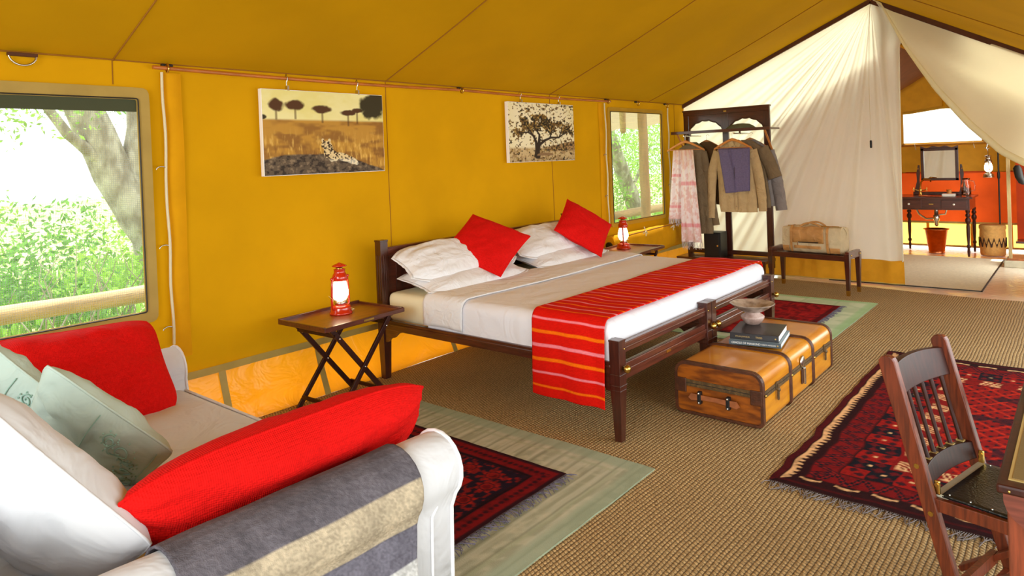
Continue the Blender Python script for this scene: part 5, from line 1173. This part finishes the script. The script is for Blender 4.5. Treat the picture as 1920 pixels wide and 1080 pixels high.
def bag():
    loc = (-2.55, 8.62, .452); t = thing('duffel_bag', 'beige canvas and tan leather duffel bag on the luggage bench', 'bag', loc, R_(-7))
    w2, d2, H_ = .345, .135, .325
    def surf(x, a, g=0):
        # squarish section, soft top
        sq = lambda v: abs(v)**.42*(1 if v > 0 else -1)
        e = 1-.10*abs(x/w2)**6; sag_ = .018*nz(x*6, a, 2); y = sq(math.cos(a))*(d2+g)*e; z = H_/2+sq(math.sin(a))*(H_/2+g)*(e if math.sin(a) > 0 else 1)+(sag_-.02*math.sin(PI*(x/w2+1)/2)*0 if math.sin(a) > 0 else 0)+(-.015*abs(math.sin(x*9)) if math.sin(a) > .5 else 0)
        return (x, y+.01*nz(x*8, a*2, 5)*(1 if g == 0 else 1), max(.0, z))
    m = MB(); n = 40
    xs = np.linspace(-w2, w2, 40)
    m.loft([[surf(x, 2*PI*k/n) for k in range(n)] for x in xs]); obj('body', m, 'canvas_bag', t, local=True)
    # leather upper panel
    def patch(xa, xb, aa, ab, g, mat, name):
        m = MB(); m.grid(lambda u, v: surf(lerp(xa, xb, u), lerp(aa, ab, v), g), 16, 12); obj(name, m, mat, t, local=True, solid=.004)
    patch(-.22, .16, R_(180+2), R_(180-62), .006, 'bag_leather', 'leather_panel')
    patch(-w2+.01, -w2+.09, R_(180+50), R_(180+10), .006, 'bag_leather', 'corner_patch'); patch(w2-.12, w2-.01, R_(180+50), R_(180+12), .006, 'bag_leather', 'corner_patch')
    for x in (-.24, .19):
        patch(x, x+.028, R_(180+55), R_(180-88), .008, 'bag_leather', 'strap')
    patch(-.19, .13, R_(180+20), R_(180+8), .007, 'bag_leather', 'zip_patch')
    m = MB(); y = -d2-.018; m.tube([(-.14, y, .128), (.10, y, .132)], .0055, 8); obj('zip', m, 'black', t, local=True)
    m = MB(); m.box((-.150, y-.006, .09), (-.135, y+.0, .135)); obj('zip_pull', m, 'steel', t, local=True, bevel=.002)
    for s_, dy in ((-1, -.06), (1, .06)):
        m = MB(); m.tube([(lerp(-.16, .12, i/12), dy+s_*.01, H_-.045+.075*math.sin(PI*i/12)**.6) for i in range(13)], .011, 8); obj('handle', m, 'bag_leather', t, local=True)
    m = MB(); m.tube([(w2-.06, -d2*.5, H_-.04), (w2-.0, -d2*.2, H_-.01), (w2+.01, d2*.4, H_-.08), (w2-.02, d2*.2, .06)], .009, 8); obj('shoulder_strap', m, 'canvas_bag', t, local=True)
    m = MB(); m.tube([(-.30, -.05, H_-.012), (.30, -.03, H_-.008)], .006, 6); obj('top_zip', m, 'brass', t, local=True)
bag()

# ================================================================== CHAIR AND DESK (near right)
def chair():
    t = thing('folding_chair', 'reddish folding wooden chair with spindle back and black leather seat', 'chair', (-.45, 3.0, 0), R_(-14))
    hw = .215
    def bx_(z): return lerp(.155, -.095, z/.92)     # back post line
    for s_ in (-1, 1):
        y = s_*hw; m = MB()
        # post with rounded top
        m.beam((bx_(0.0), y, 0.02), (bx_(.90), y, .90), .028, .055, up=(0, 1, 0)) if 0 else None
        d = Vector((bx_(1)-bx_(0), 0, 1)).normalized(); nrm = Vector((d.z, 0, -d.x)); pts = []
        a = Vector((bx_(.022), y-.014, .022)); b = Vector((bx_(.90), y-.014, .90))
        pts += [a-nrm*.022, a+nrm*.022, b+nrm*.030]
        for k in range(1, 6): an = PI*k/6; pts.append(b+nrm*.030*math.cos(an)+d*.026*math.sin(an))
        pts.append(b-nrm*.030); m = MB(); m.prism(pts, (0, .028, 0)); obj('back_post', m, 'rosewood', t, local=True, bevel=.004)
        for zz in (.55, .395):
            m = MB(); m.tube([(bx_(zz)-.0, y+s_*.013, zz), (bx_(zz), y+s_*.017, zz)], .009, 10); obj('brass_pin', m, 'brass', t, local=True)
        # crossing front leg
        m = MB(); m.beam((.47, y-s_*.035, .41), (-.02, y-s_*.035, .02), .022, .050, up=(0, 1, 0)); obj('front_leg', m, 'rosewood', t, local=True, bevel=.003)
        m = MB(); m.beam((.04, y-s_*.012, .425), (.50, y-s_*.012, .435), .022, .045); obj('seat_rail', m, 'rosewood', t, local=True, bevel=.003)
        m = MB(); m.box((bx_(.46)+.016, y-s_*.024-.005, .455), (bx_(.46)+.036, y-s_*.024+.005, .505)); m.tube([(bx_(.46)+.026, y-s_*.024-.009, .490), (bx_(.46)+.026, y-s_*.024+.009, .490)], .007, 10); obj('brass_hinge', m, 'brass', t, local=True, bevel=.004)
    def arc(y, z): return bx_(z)-.030*(1-(y/hw)**2)
    def rail(z0, z1, th, nm, mat):
        m = MB(); rings = []
        for i in range(17):
            y = lerp(-hw+.014, hw-.014, i/16); rings.append([(arc(y, z)+dx, y, z+(.012*(1-(y/hw)**2) if z == z1 else 0)) for z, dx in ((z0, -th/2), (z0, th/2), (z1, th/2), (z1, -th/2))])
        m.loft(rings, smooth=False); obj(nm, m, mat, t, local=True, bevel=.003)
    rail(.775, .875, .022, 'crest_rail', 'dark_rosewood'); rail(.465, .525, .026, 'lower_back_rail', 'dark_rosewood')
    for k in range(6):
        y = lerp(-.162, .162, k/5); m = MB(); m.tube([(arc(y, z), y, z) for z in (.515, .60, .70, .79)], [.009, .0075, .0075, .009], 10); obj('spindle', m, 'dark_rosewood', t, local=True)
    for k in range(6):
        y = lerp(-.162, .162, k/5); m = MB(); m.box((arc(y, .525)-.016, y-.010, .532), (arc(y, .525)+.010, y+.010, .539)); obj('spacer_block', m, 'gold', t, local=True)
    m = MB(); m.grid(lambda u, v: (lerp(.07, .50, u), lerp(-.19, .19, v), .455-.012*math.sin(u*PI)*math.sin(v*PI)), 20, 20); obj('leather_seat', m, 'leather_black', t, local=True, solid=.010)
    m = MB(); m.box((.045, -.19, .430), (.075, .19, .458)); obj('rear_seat_bar', m, 'tin_tray', t, local=True)
    for k in range(7):
        for s_ in (-1, 1):
            m = MB(); m.ball((lerp(.09, .48, k/6), s_*.178, .460), .004, 8); obj('seat_stud', m, 'steel', t, local=True)
    m = MB(); m.beam((.09, -.19, .11), (.09, .19, .11), .022, .045); obj('stretcher', m, 'rosewood', t, local=True); m = MB(); m.beam((.13, -.20, .06), (.13, .20, .06), .02, .03); obj('stretcher', m, 'rosewood', t, local=True)
chair()
def desk():
    t = thing('writing_desk', 'leather-topped mahogany desk corner at the right edge', 'desk', (.13, 2.9, 0))
    x0, y0, x1, y1, z = -.222, 2.30, .50, 3.62, .75
    m = MB(); m.box((x0, y0, z-.028), (x1, y1, z-.002)); obj('top', m, 'dark_rosewood', t, bevel=.007)
    m = MB(); m.box((x0+.025, y0+.045, z-.003), (x1-.025, y1-.045, z+.001)); obj('gilt_border', m, 'gold', t)
    m = MB(); m.box((x0+.034, y0+.055, z-.002), (x1-.034, y1-.055, z+.0025)); obj('leather_inset', m, 'desk_leather', t)
    m = MB(); m.prism([(x0+.015, y0+.012, z-.028), (x0+.015, y0+.012, z-.050), (x0+.022, y0+.012, z-.075), (x0+.04, y0+.012, z-.10), (x0+.065, y0+.012, z-.118), (x0+.10, y0+.012, z-.125), (x1-.10, y0+.012, z-.125), (x1-.02, y0+.012, z-.05), (x1-.02, y0+.012, z-.028)], (0, .012, 0)); obj('apron', m, 'teak_x', t)
    m = MB(); m.prism([(x0+.015, y0+.015, z-.028), (x0+.015, y0+.015, z-.060), (x0+.015, y0+.10, z-.105), (x0+.015, y1-.10, z-.105), (x0+.015, y1-.02, z-.05), (x0+.015, y1-.02, z-.028)], (.012, 0, 0)); obj('apron', m, 'mahogany_y', t)
    for x, y in ((x0+.035, y0+.04), (x1-.04, y0+.04), (x0+.035, y1-.04), (x1-.04, y1-.04)):
        m = MB(); m.beam((x+.008, y+.004, z-.03), (x+.008, y+.004, 0.0), .042, .042, .036, .036); obj('leg', m, 'teak_z', t, bevel=.003)
    for k in range(4):
        m = MB(); m.ball((lerp(x0+.03, x1-.03, k/3), y0-.001, z-.016), .004, 8); obj('pin', m, 'brass', t)
desk()
t = thing('letter_stand', 'small black and silver stand on the desk at the right edge', 'desk stand', (-.12, 3.16, .7525))
m = MB(); m.box((-.185, 3.08, .7525), (-.06, 3.24, .765)); obj('base', m, 'black', t, bevel=.003); m = MB(); m.box((-.175, 3.10, .765), (-.16, 3.22, .83)); obj('divider', m, 'steel', t, bevel=.003)

# ================================================================== BATHROOM BEHIND THE CURTAIN
BY = 12.9; BL, BR = -3.3, -.30; BRX, BRZ = -1.78, 2.95
m = MB(); BW = (-2.36, -1.29, 1.70, 2.20)
def bz(x): return lerp(2.05, BRZ, (x-BL)/(BRX-BL)) if x < BRX else lerp(BRZ, 2.05, (x-BRX)/(BR-BRX))
xs_ = brk([BW[0], BW[1], BRX], BL, BR, .1)
vs = []; fs = []
zrows = [1.22, 1.4, 1.55, 1.70, 1.95]
def wtop(x): return 2.20+.06*(1-min(1, abs(x-BRX)/.5)) if BW[0] <= x <= BW[1] else 2.2
cols_ = []
for x in xs_:
    cols_.append([(x, BY+.01*nz(x*3, z, 0), z) for z in zrows]+[(x, BY, wtop(x)), (x, BY, wtop(x)+.10 if bz(x) > wtop(x)+.12 else bz(x)), (x, BY, bz(x))])
nr_ = len(cols_[0]); allv = [p for c in cols_ for p in c]
for i in range(len(xs_)-1):
    xc = (xs_[i]+xs_[i+1])/2
    for j in range(nr_-1):
        if BW[0] < xc < BW[1] and j in (3, 4): continue
        fs.append((i*nr_+j, (i+1)*nr_+j, (i+1)*nr_+j+1, i*nr_+j+1))
m.add(allv, fs, True); wb = obj('wall_bathroom', m, 'bath_canvas', base=False); struct(wb)
m = MB(); m.grid(lambda u, v: (lerp(BL, BR, u), BY-.004+.015*nz(u*6, v*2, 0), lerp(.42, 1.24, v)), 30, 8); obj('red_glow_panel', m, 'bath_red', wb)  # wall is mustard canvas; its red reflected glow is painted as this panel
m = MB(); m.grid(lambda u, v: (lerp(BL, BR, u), BY-.012, lerp(.05, .43, v)), 30, 3); obj('base_sheet', m, 'bath_pvc', wb)
for z in (.43, .055):
    m = MB(); m.box((BL, BY-.03, z-.018), (BR, BY-.014, z+.012)); obj('base_tape', m, 'pvc_tape', wb)
for x in (-1.45, -.95, -2.05):
    m = MB(); m.box((x-.02, BY-.025, .05), (x+.02, BY-.014, .43)); obj('base_tape', m, 'curtain_band', wb)
m = MB(); m.tube([(BW[0]-.1, BY-.03, 1.675), (BW[1]+.15, BY-.05, 1.675)], .022, 10); obj('rolled_flap', m, 'bath_canvas', wb)
m = MB(); m.grid(lambda u, v: (lerp(BW[0]-.02, BW[1]+.02, u), BY-.006, lerp(1.69, 1.715, v)), 2, 1); m.grid(lambda u, v: (lerp(BW[0], BW[1], u), BY-.006, wtop(lerp(BW[0], BW[1], u))+lerp(-.01, .035, v)), 12, 1); obj('window_border', m, 'border_olive', wb)
for x in (-2.2, -1.4): 
    m = MB(); m.tube([(x, BY-.04, 1.70), (x+.01, BY-.07, 1.66), (x+.02, BY-.05, 1.60)], .006, 6); obj('tie_cord', m, 'rope', wb)
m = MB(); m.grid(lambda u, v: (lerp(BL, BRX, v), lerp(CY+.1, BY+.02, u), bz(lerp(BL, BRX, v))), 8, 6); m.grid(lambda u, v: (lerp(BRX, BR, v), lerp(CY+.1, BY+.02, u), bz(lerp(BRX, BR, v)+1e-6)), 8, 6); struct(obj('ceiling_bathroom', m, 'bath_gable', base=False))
m = MB(); m.tube([(BRX, BY-.02, 2.28), (BRX, BY-.02, BRZ)], .02, 8); m.tube([(BRX, CY+.2, BRZ-.02), (BRX, BY, BRZ-.02)], .02, 8); obj('ridge_tape', m, 'canvas_strip', wb)
m = MB(); m.grid(lambda u, v: (BL, lerp(CY+.1, BY, u), lerp(0, 2.05, v)), 6, 6); struct(obj('wall_bathroom_left', m, 'bath_canvas', base=False))
m = MB(); xs2 = 0
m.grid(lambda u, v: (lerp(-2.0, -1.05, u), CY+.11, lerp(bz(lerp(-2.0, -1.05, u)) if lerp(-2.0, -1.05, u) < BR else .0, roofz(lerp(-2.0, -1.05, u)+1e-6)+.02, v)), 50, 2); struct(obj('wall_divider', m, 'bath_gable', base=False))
m = MB(); m.grid(lambda u, v: (BR, lerp(CY+.1, BY, u), lerp(0, 2.05, v)), 6, 6, mask=lambda u, v: not (.25 < u < .72 and v < .8)); struct(obj('wall_bathroom_right', m, 'bath_canvas', base=False))
# right partition: post, dark opening
m = MB(); m.box((-.885, 11.5, 0.0), (-.845, 11.54, 2.3)); o = obj('partition_post', m, 'pole_wood'); tag(o, 'slim pale wooden post at the right of the bathroom', 'post')
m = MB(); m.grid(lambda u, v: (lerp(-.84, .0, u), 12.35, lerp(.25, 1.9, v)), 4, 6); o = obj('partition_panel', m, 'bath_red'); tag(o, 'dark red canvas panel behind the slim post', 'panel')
m = MB(); m.box((-.83, 11.9, .25), (-.30, 12.2, .28)); o = obj('shoe_shelf', m, 'mahogany_x'); tag(o, 'low dark shelf at the right edge of the bathroom', 'shelf')
t = thing('hanging_shoe', 'black shoe-like dark pouch hanging on the right partition', 'pouch', (-.74, 11.5, 1.1)); m = MB(); m.loft([[(-.76+.05*s_*math.cos(a)+dx, 11.46+.03*s_*math.sin(a), z) for a in [2*PI*k/12 for k in range(12)]] for s_, z, dx in ((.5, 1.36, 0), (1, 1.32, 0), (1, 1.2, .02), (.8, 1.12, .05), (.3, 1.10, .06))]); obj('pouch', m, 'black', t)
# hose/pole
m = MB(); m.tube([(-1.06, 12.55, z) for z in (.02, .9, 1.9)], .011, 8); m.lathe([(.012, 1.13), (.02, 1.15), (.02, 1.22), (.012, 1.24)], (-1.06, 12.55, 0), 10); o = obj('shower_pipe', m, 'black'); tag(o, 'thin black pipe standing behind the hanging bathroom lantern', 'pipe')
# washstand
def washstand():
    t = thing('washstand', 'dark turned-leg washstand with two drawers in the bathroom', 'washstand', (-1.86, 12.43, 0))
    x0, x1, y0, y1 = -2.38, -1.36, 12.05, 12.75
    m = MB(); m.box((x0-.02, y0-.02, .86), (x1+.02, y1, .885)); obj('top', m, 'mahogany_x', t, bevel=.005)
    m = MB(); m.box((x0+.02, y0+.02, .69), (x1-.02, y1-.02, .86)); obj('case', m, 'mahogany_x', t, bevel=.003)
    for xa in (x0+.05, x1-.38):
        m = MB(); m.box((xa, y0+.008, .715), (xa+.33, y0+.022, .84)); d = obj('drawer', m, 'mahogany_x', t, bevel=.004)
        m = MB(); m.lathe([(.004, 0), (.006, .008), (.016, .014), (.014, .026), (.002, .03)], (0, 0, 0), 12, Matrix.Translation((xa+.165, y0+.008, .778)) @ Matrix.Rotation(PI/2, 4, 'X')); obj('knob', m, 'porcelain', d)
    m = MB(); m.box((-1.90, y0+.016, .77), (-1.84, y0+.02, .785)); obj('name_plate', m, 'brass', t)
    prof = [(.030, .69), (.030, .66), (.018, .645), (.032, .625), (.032, .60), (.018, .585), (.036, .555), (.036, .52), (.020, .49), (.026, .44), (.024, .30), (.016, .18), (.026, .165), (.028, .14), (.016, .125), (.020, .08), (.014, .0)]
    for x, y in ((x0+.05, y0+.05), (x1-.05, y0+.05), (x0+.10, y1-.05), (x1-.04, y1-.05)):
        m = MB(); m.lathe(prof, (x, y, 0), 16); obj('turned_leg', m, 'dark_rosewood', t)
    m = MB(); m.lathe([(.19, .886), (.21, .889), (.21, .893), (.19, .893), (.14, .889), (.02, .888)], (-1.86, 12.30, 0), 24); obj('basin', m, 'copper', t)
    m = MB(); m.lathe([(.03, .69), (.03, .60), (.045, .59), (.045, .52), (.03, .50), (.026, .44), (.012, .42)], (-1.84, 12.30, 0), 14); m.tube([(-2.12, 12.35, .69), (-2.08, 12.34, .60), (-1.98, 12.32, .53), (-1.87, 12.30, .54)], .014, 8); m.tube([(-1.80, 12.30, .60), (-1.72, 12.30, .61), (-1.70, 12.3, .69)], .012, 8); obj('waste_pipe', m, 'steel', t)
washstand()
t = thing('tap', 'brass mixer tap with curved spout on the left of the washstand', 'tap', (-2.06, 12.4, .886))
m = MB(); m.lathe([(.03, .886), (.022, .90), (.018, .95), (.026, .97), (.016, .99), (.01, 1.02)], (-2.06, 12.4, 0), 14); m.tube([(-2.06, 12.4, 1.0), (-2.05, 12.4, 1.10), (-1.99, 12.36, 1.15), (-1.92, 12.32, 1.14), (-1.90, 12.3, 1.11)], .012, 8); obj('spout', m, 'brass', t)
for s_ in (-1, 1):
    m = MB(); m.tube([(-2.06, 12.4, .96), (-2.06+s_*.09, 12.38, .985)], .008, 8); m.tube([(-2.06+s_*.09, 12.35, .985), (-2.06+s_*.09, 12.41, .985)], .008, 8); m.tube([(-2.06+s_*.09, 12.38, .955), (-2.06+s_*.09, 12.38, 1.015)], .008, 8); obj('cross_handle', m, 'brass', t)
def mirror():
    t = thing('dressing_mirror', 'square swing mirror in a dark carved frame on the washstand', 'mirror', (-1.83, 12.64, .886))
    x0, x1, z0, z1, y = -2.08, -1.57, 1.11, 1.62, 12.62
    for lo, hi in (((x0, y-.012, z0), (x0+.045, y+.012, z1)), ((x1-.045, y-.012, z0), (x1, y+.012, z1)), ((x0, y-.012, z0), (x1, y+.012, z0+.04)), ((x0, y-.012, z1-.04), (x1, y+.012, z1))):
        m = MB(); m.box(lo, hi); obj('frame_side', m, 'mahogany_z', t, bevel=.004)
    n = 24; m = MB(); m.prism([(x0, y-.01, z1)]+[(lerp(x0, x1, i/n), y-.01, z1+.022+.014*math.cos(i/n*PI*6)+.014*math.exp(-((i/n-.5)/.1)**2)) for i in range(n+1)]+[(x1, y-.01, z1)], (0, .02, 0)); obj('crest', m, 'mahogany_x', t)
    m = MB(); m.box((x0+.04, y-.004, z0+.035), (x1-.04, y+.002, z1-.035)); obj('glass', m, 'mirror', t)
    for s_, x in ((-1, x0-.05), (1, x1+.05)):
        m = MB(); m.prism([(x-.05, y-.012, .93), (x+.05, y-.012, .93), (x+.035*1, y-.012, 1.0), (x+.015-.01*s_, y-.012, 1.12), (x+.025-.01*s_, y-.012, 1.22), (x+.012-.02*s_, y-.012, 1.36), (x-.012-.02*s_, y-.012, 1.36), (x-.025-.01*s_, y-.012, 1.22), (x-.02-.01*s_, y-.012, 1.1), (x-.035, y-.012, 1.0)], (0, .024, 0)); obj('upright', m, 'mahogany_z', t)
        m = MB(); m.ball((x-.01*s_, y-.02, 1.30), .013, 10); obj('pivot_knob', m, 'brass', t)
    m = MB(); m.box((x0-.11, y-.06, .886), (x1+.11, y+.05, .935)); obj('plinth', m, 'mahogany_x', t, bevel=.006)
mirror()
t = thing('water_jug', 'clear glass water jug at the right end of the washstand', 'jug', (-1.41, 12.28, .886))
m = MB(); m.lathe([(.06, .887), (.062, .90), (.062, 1.05), (.045, 1.10), (.042, 1.13), (.052, 1.155), (.049, 1.155), (.039, 1.13), (.042, 1.10), (.058, 1.05), (.058, .90), (.02, .895)], (-1.44, 12.28, 0), 20); obj('vessel', m, 'jug_glass' if 0 else 'glass', t)
m = MB(); m.tube([(-1.385, 12.28, .96), (-1.335, 12.28, .98), (-1.33, 12.28, 1.05), (-1.345, 12.28, 1.11), (-1.395, 12.28, 1.12)], .008, 8); obj('handle', m, 'glass', t)
t = thing('soap_dish', 'white soap dish with a small cup near the jug', 'dish', (-1.65, 12.2, .886)); m = MB(); m.box((-1.74, 12.14, .887), (-1.57, 12.26, .93)); obj('tray', m, 'porcelain', t, bevel=.008); m = MB(); m.lathe([(.03, .931), (.036, .99), (.032, .99), (.026, .94)], (-1.65, 12.2, 0), 14); obj('cup', m, 'hanger_wood', t)
# copper bucket
t = thing('copper_bucket', 'copper waste bucket on the floor beneath the washstand', 'bucket', (-1.86, 12.38, 0))
m = MB(); m.lathe([(.02, .004), (.10, .004), (.105, .012), (.155, .36), (.175, .365), (.178, .375), (.150, .375), (.10, .02), (.02, .015)], (-1.86, 12.38, 0), 28); obj('pail', m, 'copper', t)
m = MB(); m.lathe([(.108, .0), (.112, .02), (.106, .03)], (-1.86, 12.38, 0), 28, cap=False); obj('foot_ring', m, 'copper', t)
# lidded basket
t = thing('laundry_basket', 'round woven basket with dark zigzag band by the bathroom wall', 'basket', (-1.145, 12.42, 0))
c_ = (-1.145, 12.42, 0)
m = MB(); m.lathe([(.02, .002), (.15, .002), (.157, .02), (.163, .10), (.165, .30), (.160, .40), (.155, .41)], c_, 40); obj('body', m, 'basket', t)
m = MB(); m.lathe([(.17, .395), (.172, .43), (.165, .45), (.05, .455), (.01, .455)], c_, 32); obj('lid', m, 'basket', t)
for k in range(8):
    m = MB(); m.tube([(c_[0]+.166*math.cos(a), c_[1]+.166*math.sin(a), .20+.065*(1 if i % 2 else -1)+.02*(k-4)*0) for i, a in enumerate(np.linspace(2*PI*k/8, 2*PI*(k+1)/8, 5))], .010, 6); obj('zigzag_band', m, 'basket_dark', t)
    m = MB(); m.tube([(c_[0]+.166*math.cos(a), c_[1]+.166*math.sin(a), .20+.065*(1 if i % 2 else -1)*.55) for i, a in enumerate(np.linspace(2*PI*k/8, 2*PI*(k+1)/8, 5))], .007, 6); obj('zigzag_band', m, 'basket_dark', t)
# hanging lantern on a crook
lan3, _ = lantern((-1.15, 12.2, 1.17), R_(10), 'silver hurricane lantern glowing as it hangs from a hook in the bathroom', 'steel', .33, cord=False)
m = MB(); m.tube([(-1.15, 12.2, 1.56), (-1.17, 12.2, 1.60), (-1.15, 12.2, 1.66), (-1.10, 12.2, 1.74), (-1.08, 12.25, 1.9), (-1.08, 12.5, 2.2)], .009, 8); m.tube([(-1.19, 12.2, 1.61), (-1.16, 12.2, 1.585), (-1.13, 12.2, 1.60)], .007, 6); o = obj('lantern_hook', m, 'steel'); tag(o, 'curved metal crook holding the bathroom lantern', 'hook')
# mats, tray
m = MB(); m.box((BL, 12.02, -.012), (BR, BY-.02, -.006)); obj('rear_floor_glow', m, 'bath_floor_glow', g)  # strip over the groundsheet, coloured like the base sheet's reflected glow
t = thing('bath_mat', 'pale ribbed mat with dark edge on the bathroom floor', 'mat', (-1.7, 10.85, -.012))
m = MB(); m.box((-2.62, 9.40, -.012), (-.985, 12.05, -.004)); obj('mat', m, 'bath_mat', t)
m = MB(); m.box((-2.62, 9.385, -.012), (-.975, 9.405, -.002)); m.box((-.99, 9.385, -.012), (-.975, 12.05, -.002)); obj('edge', m, 'black', t)
t = thing('shower_tray', 'pale stone shower tray with slatted boards at the right of the bathroom', 'tray', (-.6, 11.6, 0)); m = MB(); m.box((-.93, 11.35, -.012), (-.25, 12.0, .075)); obj('tray', m, 'tin_tray', t, bevel=.01)
for k in range(6):
    m = MB(); m.box((-.90, 11.42+k*.09, .075), (-.28, 11.47+k*.09, .098)); obj('slat', m, 'leather_tan', t, bevel=.003)
